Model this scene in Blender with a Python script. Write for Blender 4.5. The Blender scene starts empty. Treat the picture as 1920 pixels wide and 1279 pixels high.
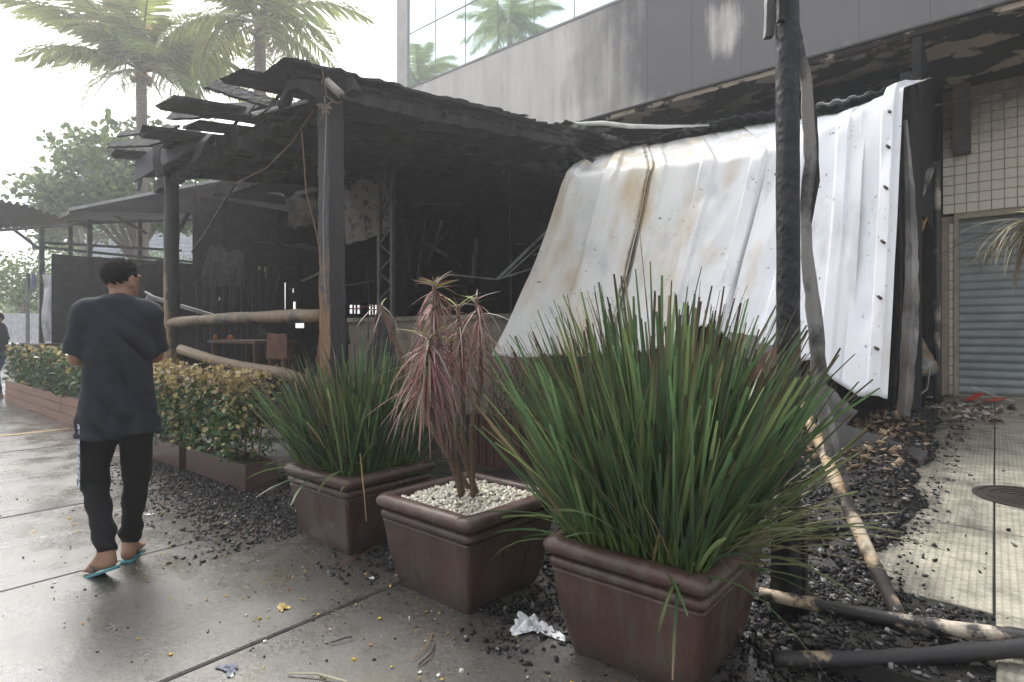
import bpy, math, random
import numpy as np
from mathutils import Vector, Matrix

R = math.radians
rng = np.random.default_rng(11)
random.seed(11)
SC = bpy.context.scene
COL = SC.collection

# ------------------------------------------------------------------ camera, sky, sun, exposure
FPX, H, HOR = 1080.0, 1.32, 626.0          # focal length (photo pixels), eye height, horizon row
YAW = R(39.95)
FW = Vector((-math.sin(YAW), math.cos(YAW), 0)); RT = Vector((math.cos(YAW), math.sin(YAW), 0))
cd = bpy.data.cameras.new('camera'); cam = bpy.data.objects.new('camera', cd); COL.objects.link(cam)
cd.sensor_width = 36; cd.lens = FPX / 1920 * 36; cd.shift_y = (HOR - 639.5) / 1920
cd.clip_start = .05; cd.clip_end = 1000
cam.location = (0, 0, H); cam.rotation_euler = (R(90), 0, YAW)
SC.camera = cam

SUN_AZ_VEC = Vector((-.86, .30, 0)).normalized(); SUN_EL = R(52)
w = bpy.data.worlds.new('World'); SC.world = w; w.use_nodes = True
nt = w.node_tree; nt.nodes.clear()
sky = nt.nodes.new('ShaderNodeTexSky'); sky.sky_type = 'NISHITA'; sky.sun_disc = False
sky.sun_elevation = SUN_EL; sky.sun_rotation = math.atan2(SUN_AZ_VEC.x, SUN_AZ_VEC.y)
sky.dust_density = 6; sky.air_density = 1.2
hs = nt.nodes.new('ShaderNodeHueSaturation'); hs.inputs['Saturation'].default_value = .22
bg = nt.nodes.new('ShaderNodeBackground'); bg.inputs['Strength'].default_value = .15
ow = nt.nodes.new('ShaderNodeOutputWorld')
nt.links.new(sky.outputs[0], hs.inputs['Color']); nt.links.new(hs.outputs[0], bg.inputs[0]); nt.links.new(bg.outputs[0], ow.inputs[0])
sd = bpy.data.lights.new('sun', 'SUN'); sd.energy = 1.4; sd.angle = R(14); sd.color = (1, .97, .92)
sun = bpy.data.objects.new('sun', sd); COL.objects.link(sun)
sv = Vector((SUN_AZ_VEC.x * math.cos(SUN_EL), SUN_AZ_VEC.y * math.cos(SUN_EL), math.sin(SUN_EL)))
sun.rotation_euler = sv.to_track_quat('Z', 'Y').to_euler(); sun.location = (-30, 10, 40)
SC.view_settings.view_transform = 'Standard'; SC.view_settings.look = 'None'
SC.view_settings.gamma = 1; SC.view_settings.exposure = 1.3
SC.render.engine = 'CYCLES'
SC.cycles.use_denoising = True
SC.cycles.max_bounces = 6; SC.cycles.diffuse_bounces = 3; SC.cycles.glossy_bounces = 3
SC.cycles.volume_bounces = 1; SC.cycles.transparent_max_bounces = 8; SC.cycles.sample_clamp_indirect = 6

def at(px, py, d):
    """world point seen at photo pixel (px, py), d metres in front of the eye"""
    p = RT * ((px - 960) / FPX * d) + FW * d
    return Vector((p.x, p.y, H + (HOR - py) / FPX * d))
def gnd(px, py, z=0.0):
    return at(px, py, FPX * (H - z) / (py - HOR))
def on_y(px, py, y):
    r = (px - 960) / FPX
    return at(px, py, y / (RT.y * r + FW.y))
def on_x(px, py, x):
    r = (px - 960) / FPX
    return at(px, py, x / (RT.x * r + FW.x))

# ------------------------------------------------------------------ object helpers
WL = {}
def tag(o, label=None, cat=None, group=None, kind=None):
    if label: o['label'] = label
    if cat: o['category'] = cat
    if group: o['group'] = group
    if kind: o['kind'] = kind
    return o
def thing(name, loc, label, cat, group=None, kind=None):
    o = bpy.data.objects.new(name, None); COL.objects.link(o); o.location = loc
    o.empty_display_size = .1
    WL[o.name] = Vector(loc)
    return tag(o, label, cat, group, kind)
def link(name, me, m, parent=None, loc=(0, 0, 0), rot=None, scale=None):
    o = bpy.data.objects.new(name, me); COL.objects.link(o); o.location = loc
    if rot is not None: o.rotation_euler = rot
    if scale is not None: o.scale = scale
    if parent is not None: o.parent = parent
    if m is not None and not me.materials: me.materials.append(m)
    base = WL[parent.name] if parent is not None else Vector((0, 0, 0))
    WL[o.name] = base + Vector(loc)
    return o

class MB:
    def __init__(s): s.v = []; s.f = []; s.c = []; s.uv = None
    def add(s, vs, fs, col=None):
        n = len(s.v); s.v.extend([tuple(x) for x in vs]); s.f.extend([tuple(i + n for i in f) for f in fs])
        if col is not None: s.c.extend([col] * len(vs))
        return s
    def box(s, x0, x1, y0, y1, z0, z1, col=None):
        vs = [(x, y, z) for z in (z0, z1) for y in (y0, y1) for x in (x0, x1)]
        return s.add(vs, [(0, 2, 3, 1), (4, 5, 7, 6), (0, 1, 5, 4), (2, 6, 7, 3), (0, 4, 6, 2), (1, 3, 7, 5)], col)
    def bar(s, p0, p1, wd, th, up=(0, 0, 1), col=None):
        p0 = Vector(p0); p1 = Vector(p1); d = (p1 - p0).normalized(); up = Vector(up)
        if abs(d.dot(up)) > .97: up = Vector((0, 1, 0))
        sd_ = d.cross(up).normalized(); n = sd_.cross(d)
        vs = [p + sd_ * (a * wd / 2) + n * (b * th / 2) for p in (p0, p1) for a, b in ((-1, -1), (1, -1), (1, 1), (-1, 1))]
        return s.add(vs, [(0, 1, 2, 3), (7, 6, 5, 4), (0, 4, 5, 1), (1, 5, 6, 2), (2, 6, 7, 3), (3, 7, 4, 0)], col)
    def tube(s, pts, rad, n=8, jit=0, cap=True, col=None, seed=0):
        r_ = random.Random(seed); pts = [Vector(p) for p in pts]; k = len(pts)
        if not hasattr(rad, '__len__'): rad = [rad] * k
        vs = []; fs = []; ref = Vector((.3, .2, 1)).normalized()
        if abs((pts[-1] - pts[0]).normalized().dot(ref)) > .9: ref = Vector((1, .2, .1)).normalized()
        for i, p in enumerate(pts):
            d = (pts[min(i + 1, k - 1)] - pts[max(i - 1, 0)]).normalized()
            a = d.cross(ref).normalized(); b = d.cross(a)
            for j in range(n):
                t = 2 * math.pi * j / n; rr = rad[i] * (1 + jit * (r_.random() - .5) * 2)
                vs.append(p + (a * math.cos(t) + b * math.sin(t)) * rr)
        for i in range(k - 1):
            for j in range(n):
                fs.append((i * n + j, i * n + (j + 1) % n, (i + 1) * n + (j + 1) % n, (i + 1) * n + j))
        if cap: fs.append(tuple(range(n))[::-1]); fs.append(tuple((k - 1) * n + j for j in range(n)))
        return s.add(vs, fs, col)
    def board(s, p0, p1, wd, th, seed=0, nseg=10, erode=.12, up=(0, 0, 1), col=None, warp=0):
        """a charred board: nseg stations, edges eaten away unevenly, ragged ends"""
        r_ = random.Random(seed); p0 = Vector(p0); p1 = Vector(p1); d = (p1 - p0); L = d.length; d.normalize(); up = Vector(up)
        if abs(d.dot(up)) > .97: up = Vector((0, 1, 0))
        sd_ = d.cross(up).normalized(); n = sd_.cross(d); vs = []; fs = []
        ph = r_.random() * 6
        for i in range(nseg + 1):
            t = i / nseg; c = p0 + d * (L * t) + n * (warp * math.sin(3.1 * t + ph))
            l = wd / 2 * (1 - erode * r_.random()); r2 = wd / 2 * (1 - erode * r_.random())
            tl = th / 2 * (1 - erode * r_.random()); e = 0
            for a, b in ((-l, -1), (r2, -1), (r2, 1), (-l, 1)):
                if i in (0, nseg): e = (r_.random() - .5) * min(wd, .3) * .8
                vs.append(c + sd_ * a + n * (b * tl) + d * e)
        for i in range(nseg):
            for j in range(4):
                fs.append((i * 4 + j, i * 4 + (j + 1) % 4, (i + 1) * 4 + (j + 1) % 4, (i + 1) * 4 + j))
        fs.append((3, 2, 1, 0)); fs.append(tuple(nseg * 4 + j for j in range(4)))
        return s.add(vs, fs, col)
    def mesh(s, name, off=(0, 0, 0), smooth=False):
        me = bpy.data.meshes.new(name)
        v = np.asarray(s.v, dtype=np.float64) - np.asarray(off)
        me.from_pydata(v.tolist(), [], s.f)
        if s.c and len(s.c) == len(s.v): set_col(me, np.asarray(s.c))
        if smooth: me.polygons.foreach_set('use_smooth', [True] * len(me.polygons))
        me.update(); return me
    def build(s, name, m, parent=None, smooth=False, origin=None):
        if parent is not None:
            off = WL[parent.name]; return link(name, s.mesh(name, off, smooth), m, parent)
        v = np.asarray(s.v)
        if origin is None: origin = ((v[:, 0].min() + v[:, 0].max()) / 2, (v[:, 1].min() + v[:, 1].max()) / 2, v[:, 2].min())
        return link(name, s.mesh(name, origin, smooth), m, None, origin)

def set_col(me, c):
    c = np.asarray(c, dtype=np.float32)
    if c.shape[1] == 3: c = np.concatenate([c, np.ones((len(c), 1), np.float32)], 1)
    a = me.color_attributes.new('Col', 'FLOAT_COLOR', 'POINT'); a.data.foreach_set('color', c.ravel())
def np_mesh(name, v, f, col=None, smooth=False, uv=None):
    """v (n,3), f (m,4) or (m,3) arrays"""
    me = bpy.data.meshes.new(name); v = np.asarray(v, np.float32); f = np.asarray(f, np.int32); k = f.shape[1]
    me.vertices.add(len(v)); me.vertices.foreach_set('co', v.ravel())
    me.loops.add(f.size); me.loops.foreach_set('vertex_index', f.ravel())
    me.polygons.add(len(f)); me.polygons.foreach_set('loop_start', np.arange(0, f.size, k, dtype=np.int32))
    me.polygons.foreach_set('loop_total', np.full(len(f), k, np.int32))
    if smooth: me.polygons.foreach_set('use_smooth', np.ones(len(f), bool))
    me.update(calc_edges=True); me.validate()
    if col is not None: set_col(me, col)
    if uv is not None:
        l = me.uv_layers.new(name='UVMap'); l.data.foreach_set('uv', np.asarray(uv, np.float32)[f.ravel()].ravel())
    return me
def np_obj(name, v, f, m, parent=None, col=None, smooth=False, uv=None):
    v = np.asarray(v, np.float64)
    if parent is not None: off = np.array(WL[parent.name])
    else: off = np.array([(v[:, 0].min() + v[:, 0].max()) / 2, (v[:, 1].min() + v[:, 1].max()) / 2, v[:, 2].min()])
    return link(name, np_mesh(name, v - off, f, col, smooth, uv), m, parent, (0, 0, 0) if parent is not None else tuple(off))

# ------------------------------------------------------------------ materials
class NT:
    def __init__(s, name):
        s.m = bpy.data.materials.new(name); s.m.use_nodes = True; s.t = s.m.node_tree; s.t.nodes.clear()
        s.out = s.n('ShaderNodeOutputMaterial'); s.b = s.n('ShaderNodeBsdfPrincipled'); s.l(s.b.outputs[0], s.out.inputs[0])
    def n(s, t, **k):
        x = s.t.nodes.new(t)
        for a, b in k.items(): setattr(x, a, b)
        return x
    def l(s, a, b): s.t.links.new(a, b)
    def coord(s, kind='Object', scale=(1, 1, 1)):
        if kind == 'World': o = s.n('ShaderNodeNewGeometry').outputs['Position']
        else: o = s.n('ShaderNodeTexCoord').outputs[kind]
        mp = s.n('ShaderNodeMapping'); mp.inputs['Scale'].default_value = scale; s.l(o, mp.inputs['Vector']); return mp.outputs[0]
    def noise(s, vec, scale, detail=6, rough=.6):
        x = s.n('ShaderNodeTexNoise'); x.inputs['Scale'].default_value = scale; x.inputs['Detail'].default_value = detail
        x.inputs['Roughness'].default_value = rough; s.l(vec, x.inputs['Vector']); return x.outputs['Fac']
    def ramp(s, fac, stops, interp='LINEAR'):
        x = s.n('ShaderNodeValToRGB'); e = x.color_ramp; e.interpolation = interp
        while len(e.elements) < len(stops): e.elements.new(.5)
        for i, (p, c) in enumerate(stops):
            e.elements[i].position = p
            c = (c, c, c) if not hasattr(c, '__len__') else c
            e.elements[i].color = (*c[:3], 1)
        s.l(fac, x.inputs[0]); return x.outputs[0]
    def mix(s, f, a, b, mode='MIX'):
        x = s.n('ShaderNodeMix', data_type='RGBA', blend_type=mode)
        for v, i in ((f, 0), (a, 6), (b, 7)):
            if hasattr(v, 'is_linked') or hasattr(v, 'links'): s.l(v, x.inputs[i])
            elif i == 0: x.inputs[0].default_value = v
            else: x.inputs[i].default_value = (*v[:3], 1)
        return x.outputs[2]
    def math(s, op, a, b=None):
        x = s.n('ShaderNodeMath', operation=op)
        for v, i in ((a, 0), (b, 1)):
            if v is None: continue
            if hasattr(v, 'links'): s.l(v, x.inputs[i])
            else: x.inputs[i].default_value = v
        return x.outputs[0]
    def bump(s, h, strength=.3, dist=.01):
        x = s.n('ShaderNodeBump'); x.inputs['Strength'].default_value = strength; x.inputs['Distance'].default_value = dist
        s.l(h, x.inputs['Height']); s.l(x.outputs[0], s.b.inputs['Normal'])
    def set(s, col=None, rough=None, spec=None, metal=None):
        for v, k in ((col, 'Base Color'), (rough, 'Roughness'), (spec, 'Specular IOR Level'), (metal, 'Metallic')):
            if v is None: continue
            i = s.b.inputs[k]
            if hasattr(v, 'links'): s.l(v, i)
            elif k == 'Base Color': i.default_value = (*v[:3], 1)
            else: i.default_value = v
        return s

def mat(name, c1, c2=None, rough=.6, scale=5, lo=.35, hi=.65, bump=.15, bscale=60, bdist=.006, spec=.4, metal=0, coord='World', stretch=(1, 1, 1), rough2=None):
    t = NT(name); v = t.coord(coord, stretch)
    c2 = c2 or tuple(x * .7 for x in c1)
    n1 = t.noise(v, scale)
    col = t.mix(t.ramp(n1, [(lo, 0), (hi, 1)]), c1, c2)
    fine = t.noise(v, bscale, 4)
    col = t.mix(.35, col, t.mix(fine, (.25, .25, .25), (.8, .8, .8)), 'OVERLAY')
    t.set(col, rough if rough2 is None else t.ramp(n1, [(lo, rough), (hi, rough2)]), spec, metal)
    if bump: t.bump(fine, bump, bdist)
    return t.m

def char_mat(name, c1=(.022, .021, .022), c2=(.06, .058, .058), rough=.5, vscale=38, stretch=(1, 1, .35), strength=.6):
    t = NT(name); v = t.coord('World', stretch)
    vo = t.n('ShaderNodeTexVoronoi'); vo.inputs['Scale'].default_value = vscale; t.l(v, vo.inputs['Vector'])
    n = t.noise(t.coord('World'), 7); n2 = t.noise(t.coord('World'), 60, 3)
    col = t.mix(t.ramp(n, [(.45, 0), (.75, 1)]), c1, c2)
    t.set(col, t.ramp(n2, [(.3, rough - .06), (.7, min(1, rough + .25))]), .3)
    h = t.math('ADD', vo.outputs['Distance'], t.math('MULTIPLY', n2, .5))
    t.bump(h, strength, .012); return t.m

def part_char(name, wood, lo, hi, axis=2, scale=4, side=None):
    """wood turning to charcoal: burnt above height lo..hi (world), with a ragged border"""
    t = NT(name); g = t.n('ShaderNodeNewGeometry'); sp = t.n('ShaderNodeSeparateXYZ'); t.l(g.outputs['Position'], sp.inputs[0])
    v = t.coord('World'); n = t.noise(v, scale, 5)
    mr = t.n('ShaderNodeMapRange'); mr.inputs[1].default_value = lo; mr.inputs[2].default_value = hi; t.l(sp.outputs[axis], mr.inputs[0])
    f = t.math('ADD', mr.outputs[0], t.math('SUBTRACT', t.math('MULTIPLY', n, 1.4), .7))
    if side is not None:
        d = t.n('ShaderNodeVectorMath', operation='DOT_PRODUCT'); t.l(g.outputs['Normal'], d.inputs[0]); d.inputs[1].default_value = side
        f = t.math('ADD', f, t.math('MULTIPLY', d.outputs['Value'], .55))
    f = t.ramp(f, [(.38, 0), (.62, 1)])
    grain = t.noise(t.coord('World', (6, 6, .6)), 14, 5)
    wc = t.mix(t.ramp(grain, [(.35, 0), (.7, 1)]), wood, tuple(x * .5 for x in wood))
    vo = t.n('ShaderNodeTexVoronoi'); vo.inputs['Scale'].default_value = 36; t.l(t.coord('World', (1, 1, .4)), vo.inputs['Vector'])
    t.set(t.mix(f, wc, t.mix(grain, (.02, .019, .02), (.05, .048, .05))), .6, .45)
    t.bump(t.math('ADD', vo.outputs['Distance'], grain), .6, .01); return t.m

def patchy(name, a, b, scale=6, lo=.48, hi=.56, rough=.55, stretch=(1, 1, 1), bump=.3, c3=None):
    t = NT(name); v = t.coord('World', stretch); n = t.noise(v, scale, 7, .62); n2 = t.noise(t.coord('World'), 70, 3)
    a2 = a if c3 is None else t.mix(t.ramp(t.noise(v, scale * .7, 3), [(.4, 0), (.6, 1)]), a, c3)
    col = t.mix(t.ramp(n, [(lo, 0), (hi, 1)]), a2, b)
    t.set(t.mix(.3, col, t.mix(n2, (.2, .2, .2), (.85, .85, .85)), 'OVERLAY'), rough, .4); t.bump(n2, bump, .008); return t.m

def leaf_mat(name, gain=1.0, rough=.45, trans=.25, objrand=None, spec=.4):
    t = NT(name)
    if objrand:
        oi = t.n('ShaderNodeObjectInfo'); col = t.ramp(oi.outputs['Random'], objrand)
    else:
        a = t.n('ShaderNodeVertexColor'); a.layer_name = 'Col'; col = a.outputs[0]
    n = t.noise(t.coord('World'), 22, 4)
    col = t.mix(.4, col, t.mix(n, (.2, .2, .2), (.85, .85, .85)), 'OVERLAY')
    t.set(col, rough, spec)
    tr = t.n('ShaderNodeBsdfTranslucent'); t.l(col, tr.inputs[0])
    mx = t.n('ShaderNodeMixShader'); mx.inputs[0].default_value = trans
    t.l(t.b.outputs[0], mx.inputs[1]); t.l(tr.outputs[0], mx.inputs[2]); t.l(mx.outputs[0], t.out.inputs[0])
    return t.m

# ------------------------------------------------------------------ ground and pavements
PAV_Y0, PAV_Y1, YF, YW, SOF = 2.5, 11.6, 9.1, 11.6, 5.32
def pav_z(y): return .10 + (y - 2.45) / 9.15 * .25

def wet_mat(name, base, dark):
    t = NT(name); v = t.coord('World')
    big = t.noise(v, .55, 5); mid = t.noise(v, 3.2, 6); fine = t.noise(v, 140, 3, .7); sp_ = t.noise(v, 320, 2)
    col = t.mix(t.ramp(big, [(.38, 0), (.62, 1)]), base, dark)
    col = t.mix(t.ramp(mid, [(.42, 0), (.72, .75)]), col, tuple(x * .62 for x in dark))
    agg = t.ramp(fine, [(.36, .25), (.5, .5), (.66, .85)])
    col = t.mix(.8, col, agg, 'OVERLAY')
    ag2 = t.ramp(t.noise(v, 48, 3, .75), [(.38, .28), (.5, .5), (.62, .74)]); col = t.mix(.75, col, ag2, 'OVERLAY')
    stn = t.ramp(t.noise(v, 7.5, 6, .7), [(.5, 0), (.64, .55)]); col = t.mix(stn, col, (.05, .045, .036))
    moss = t.ramp(t.noise(v, 1.4, 5), [(.56, 0), (.7, 1)])
    col = t.mix(t.math('MULTIPLY', moss, .5), col, (.10, .088, .035))
    r1 = t.ramp(t.math('ADD', t.math('MULTIPLY', big, .6), t.math('MULTIPLY', mid, .4)), [(.36, .12), (.52, .3), (.66, .5)])
    t.set(col, r1, .5); t.b.inputs['Coat Weight'].default_value = .8; t.b.inputs['Coat IOR'].default_value = 1.4
    t.l(t.ramp(t.math('ADD', t.math('MULTIPLY', mid, .7), t.math('MULTIPLY', t.noise(v, 30, 4, .7), .3)), [(.38, .14), (.62, .48)]), t.b.inputs['Coat Roughness'])
    t.bump(t.math('ADD', fine, t.math('ADD', t.math('MULTIPLY', sp_, .5), t.noise(v, 48, 3, .75))), .3, .005); return t.m
M_SLAB = wet_mat('wet_concrete', (.115, .107, .096), (.075, .07, .063))
M_DIRT = mat('joint_dirt', (.03, .028, .025), bump=.3)
M_ASPH = mat('asphalt', (.10, .10, .10), (.07, .07, .07), rough=.5, scale=.6)
M_BURNT = patchy('burnt_earth', (.016, .015, .015), (.055, .048, .04), 3.5, .5, .66, .5, bump=.8)

g = MB(); N = 6
g.add([(-140, -140, -.03), (140, -140, -.03), (140, 140, -.03), (-140, 140, -.03)], [(0, 1, 2, 3)])
tag(g.build('ground', M_ASPH, origin=(0, 0, -.03)), kind='structure')

sp = thing('street_pavement', (-8, 0, 0), None, None, kind='structure')
tag(MB().add([(-26, -4, -.012), (4, -4, -.012), (4, 3.2, -.012), (-26, 3.2, -.012)], [(0, 1, 2, 3)]).build('joint_bed', M_DIRT, sp), 'dark dirt in the joints between concrete slabs')
xs = [3.6, 2.1, .6, -.9, -2.42, -3.9, -5.45, -6.95, -8.45, -9.95, -11.45, -12.95, -14.45, -15.95, -17.45, -18.95, -20.45, -21.95]
def slab_mesh(wx, wy, th, bev=.008):
    m = MB(); m.add([(-wx, -wy, -th), (wx, -wy, -th), (wx, wy, -th), (-wx, wy, -th),
                     (-wx, -wy, -bev), (wx, -wy, -bev), (wx, wy, -bev), (-wx, wy, -bev),
                     (-wx + bev, -wy + bev, 0), (wx - bev, -wy + bev, 0), (wx - bev, wy - bev, 0), (-wx + bev, wy - bev, 0)],
                    [(0, 1, 5, 4), (1, 2, 6, 5), (2, 3, 7, 6), (3, 0, 4, 7), (4, 5, 9, 8), (5, 6, 10, 9), (6, 7, 11, 10), (7, 4, 8, 11), (8, 9, 10, 11)])
    return m.mesh('slab')
for a, b in zip(xs[1:], xs[:-1]):
    for y0, y1 in ((-4, -.95), (-.94, 3.1)):
        link('slab', slab_mesh((b - a) / 2 - .007, (y1 - y0) / 2 - .005, .03), M_SLAB, sp,
             Vector(((a + b) / 2, (y0 + y1) / 2, random.uniform(-.003, .002))) - Vector(sp.location))
# yellow tactile strip and mosaic far along the pavement
M_YEL = mat('yellow_paint', (.55, .38, .06), (.4, .3, .1), rough=.6)
yb = MB()
yb.box(-17.6, -15.4, 1.2, 2.1, .004, .012)
tag(yb.build('yellow_marking', M_YEL), 'yellow painted kerb marking at the far end of the pavement', 'marking')
ob = MB(); ob.add([(-9.9, .8, .006), (-9.75, .8, .006), (-9.75, 2.2, .006), (-9.9, 2.2, .006)], [(0, 1, 2, 3)])
tag(ob.build('ochre_joint_strip', mat('ochre', (.3, .2, .09), rough=.6)), 'thin ochre stone strip across the wet pavement beside the long plank planter', 'strip')

# side pavement: tactile tiles, rising to the shop shutter
def tactile_mat():
    t = NT('tactile_tile'); v = t.coord('World')
    br = t.n('ShaderNodeTexBrick'); br.offset = .5; br.inputs['Scale'].default_value = 1
    br.inputs['Brick Width'].default_value = .05; br.inputs['Row Height'].default_value = .03; br.inputs['Mortar Size'].default_value = .008
    br.inputs['Mortar Smooth'].default_value = .6
    rot = t.n('ShaderNodeMapping'); rot.inputs['Rotation'].default_value = (0, 0, R(90)); t.l(v, rot.inputs['Vector']); t.l(rot.outputs[0], br.inputs['Vector'])
    n = t.noise(v, 2.2, 6); n2 = t.noise(v, 9, 6); sp_ = t.n('ShaderNodeSeparateXYZ'); t.l(v, sp_.inputs[0])
    base = t.mix(br.outputs['Fac'], (.44, .41, .33), (.35, .33, .265))
    dirt = t.math('ADD', t.math('MULTIPLY', n, .6), t.math('MULTIPLY', n2, .4))
    mr = t.n('ShaderNodeMapRange'); mr.inputs[1].default_value = .75; mr.inputs[2].default_value = -.5; t.l(sp_.outputs[0], mr.inputs[0])
    d = t.ramp(t.math('ADD', dirt, t.math('MULTIPLY', mr.outputs[0], .30)), [(.62, 0), (.88, 1)])
    t.set(t.mix(d, base, (.035, .032, .028)), t.ramp(n, [(.4, .35), (.6, .6)]), .4)
    t.bump(t.math('MULTIPLY', br.outputs['Fac'], -1), .5, .004); return t.m
M_TACT = tactile_mat()
pv = thing('side_pavement', (0, 7, .1), None, None, kind='structure')
bed = MB(); bed.add([(-.62, PAV_Y0, 0), (5, PAV_Y0, 0), (5, PAV_Y1, 0), (-.62, PAV_Y1, 0), (-.62, PAV_Y0, pav_z(PAV_Y0) - .012), (5, PAV_Y0, pav_z(PAV_Y0) - .012), (5, PAV_Y1, pav_z(PAV_Y1) - .012), (-.62, PAV_Y1, pav_z(PAV_Y1) - .012)],
                    [(0, 1, 5, 4), (1, 2, 6, 5), (2, 3, 7, 6), (3, 0, 4, 7), (4, 5, 6, 7)])
bed.build('joint_bed', M_DIRT, pv)
tm = slab_mesh(.2955, .2955, .03, .005); slope = math.atan2(.24, PAV_Y1 - PAV_Y0)
for i in range(-1, 6):
    for j in range(15):
        y = PAV_Y0 + .3 + j * .6 + .12
        if y > PAV_Y1 - .2 or (i < 0 and y < 3.2): continue
        link('slab', tm, M_TACT, pv, Vector((.3 + i * .6, y, pav_z(y) + .002 + random.uniform(-.002, .002))) - Vector(pv.location), (slope, 0, 0))

# burnt ground under the pavilion, heaped where the roof came down
def hnoise(x, y, s=0):
    return (np.sin(x * 2.3 + s) * np.cos(y * 1.9 - s) + .6 * np.sin(x * 5.1 - y * 4.3 + s * 2) + .4 * np.sin(x * 9.7 + y * 11.3) + .25 * np.sin(23 * x - 19 * y)) / 2.2
def burnt_h(x, y):
    m = np.exp(-(((x + 2.3) / 1.3) ** 2 + ((y - 5.6) / 1.6) ** 2)) * .42
    m += np.exp(-(((x + .9) / .5) ** 2 + ((y - 7.4) / 1.2) ** 2)) * .25
    h_ = .012 + m + np.clip(hnoise(x, y), -.3, 1) * .035 * np.clip((y - 2.5) * 2, 0, 1)
    edge = -.27 - .03 * (y - 3) + .05 * np.sin(y * 3.1) + .03 * np.sin(y * 8.3)          # where the heap laps over the pavement
    bank = np.clip((x + 1.25) / .55, 0, 1) * np.clip((edge - x) / .18, -1.5, 1) * np.clip((y - 2.7) / .7, 0, 1)
    return h_ + np.where(bank > 0, bank * (pav_z(y) + .015), np.where(x > -.7, -.3 * np.clip(-bank, 0, 1), 0))
gx, gy = np.meshgrid(np.linspace(-13.2, .05, 200), np.linspace(2.62, 11.6, 150), indexing='ij')
gz = burnt_h(gx, gy)
iv = np.arange(200 * 150).reshape(200, 150)
fq = np.stack([iv[:-1, :-1], iv[1:, :-1], iv[1:, 1:], iv[:-1, 1:]], -1).reshape(-1, 4)
tag(np_obj('burnt_ground', np.stack([gx, gy, gz], -1).reshape(-1, 3), fq, M_BURNT, smooth=True), kind='structure')

# ------------------------------------------------------------------ office building
def granite():
    t = NT('granite_panel'); v = t.coord('World'); g_ = t.n('ShaderNodeSeparateXYZ'); t.l(v, g_.inputs[0])
    n = t.noise(v, 1.1, 6); st = t.noise(t.coord('World', (1.6, 1, .25)), 2.2, 6); f = t.noise(v, 90, 3)
    base = t.mix(t.ramp(st, [(.35, 0), (.7, 1)]), (.70, .665, .62), (.56, .535, .50))
    mr = t.n('ShaderNodeMapRange'); mr.inputs[1].default_value = -7.0; mr.inputs[2].default_value = -4.2; t.l(g_.outputs[0], mr.inputs[0])
    s = t.math('ADD', t.math('MULTIPLY', mr.outputs[0], .62), t.math('MULTIPLY', t.math('ADD', st, n), .45))
    # heat-cleaned pale patch in the soot
    dx = t.math('MULTIPLY', t.math('ADD', g_.outputs[0], 3.25), 2.4); dz = t.math('MULTIPLY', t.math('SUBTRACT', g_.outputs[2], 6.12), 1.7)
    dd = t.math('SQRT', t.math('ADD', t.math('MULTIPLY', dx, dx), t.math('MULTIPLY', dz, dz)))
    pt = t.ramp(t.math('MULTIPLY', t.math('ADD', dd, t.math('ADD', t.math('MULTIPLY', st, 1.2), t.math('MULTIPLY', f, .5))), .4), [(.5, 1), (.72, 0)])
    lowz = t.n('ShaderNodeMapRange'); lowz.inputs[1].default_value = 5.75; lowz.inputs[2].default_value = 5.3; t.l(g_.outputs[2], lowz.inputs[0])
    s = t.math('SUBTRACT', s, t.math('ADD', t.math('MULTIPLY', pt, .45), t.math('MULTIPLY', lowz.outputs[0], .10)))
    soot = t.ramp(s, [(.55, 0), (.95, 1)])
    col = t.mix(soot, base, (.165, .16, .16)); col = t.mix(.4, col, t.mix(f, (.3, .3, .3), (.72, .72, .72)), 'OVERLAY')
    t.set(col, .55, .3); t.bump(f, .1, .003); return t.m
M_GRAN = granite()
M_CONC = mat('pale_concrete', (.55, .53, .52), (.46, .45, .44), rough=.8, bump=.05)
M_ALU = mat('grey_aluminium', (.25, .26, .26), rough=.4, metal=.6, bump=0)
M_BLACK = char_mat('sooted_wall', (.014, .014, .015), (.05, .047, .045), .75, 5, (1, 1, .3), .3)
def glass_mat():
    t = NT('green_mirror_glass'); n = t.noise(t.coord('World'), 1.3, 2)
    t.set((.78, .92, .92), .03, .5, .9); t.bump(n, .02, .02); return t.m
M_GLASS = glass_mat()
def soffit_mat():
    t = NT('sooted_soffit'); v = t.coord('World', (.8, 1.15, 1)); n = t.noise(v, 1.7, 8, .6); n2 = t.noise(v, 3, 5)
    gp = t.n('ShaderNodeSeparateXYZ'); t.l(t.coord('World'), gp.inputs[0])
    mr = t.n('ShaderNodeMapRange'); mr.inputs[1].default_value = 11.2; mr.inputs[2].default_value = 9.3; t.l(gp.outputs[1], mr.inputs[0])
    peel = t.ramp(t.math('ADD', n, t.math('MULTIPLY', mr.outputs[0], .08)), [(.585, 0), (.60, 1)])
    col = t.mix(peel, t.mix(n2, (.02, .019, .018), (.06, .05, .042)), t.mix(n2, (.55, .46, .36), (.3, .25, .2)))
    t.set(col, .85, .2); t.bump(peel, .5, .01); return t.m
M_SOF = soffit_mat()

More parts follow.
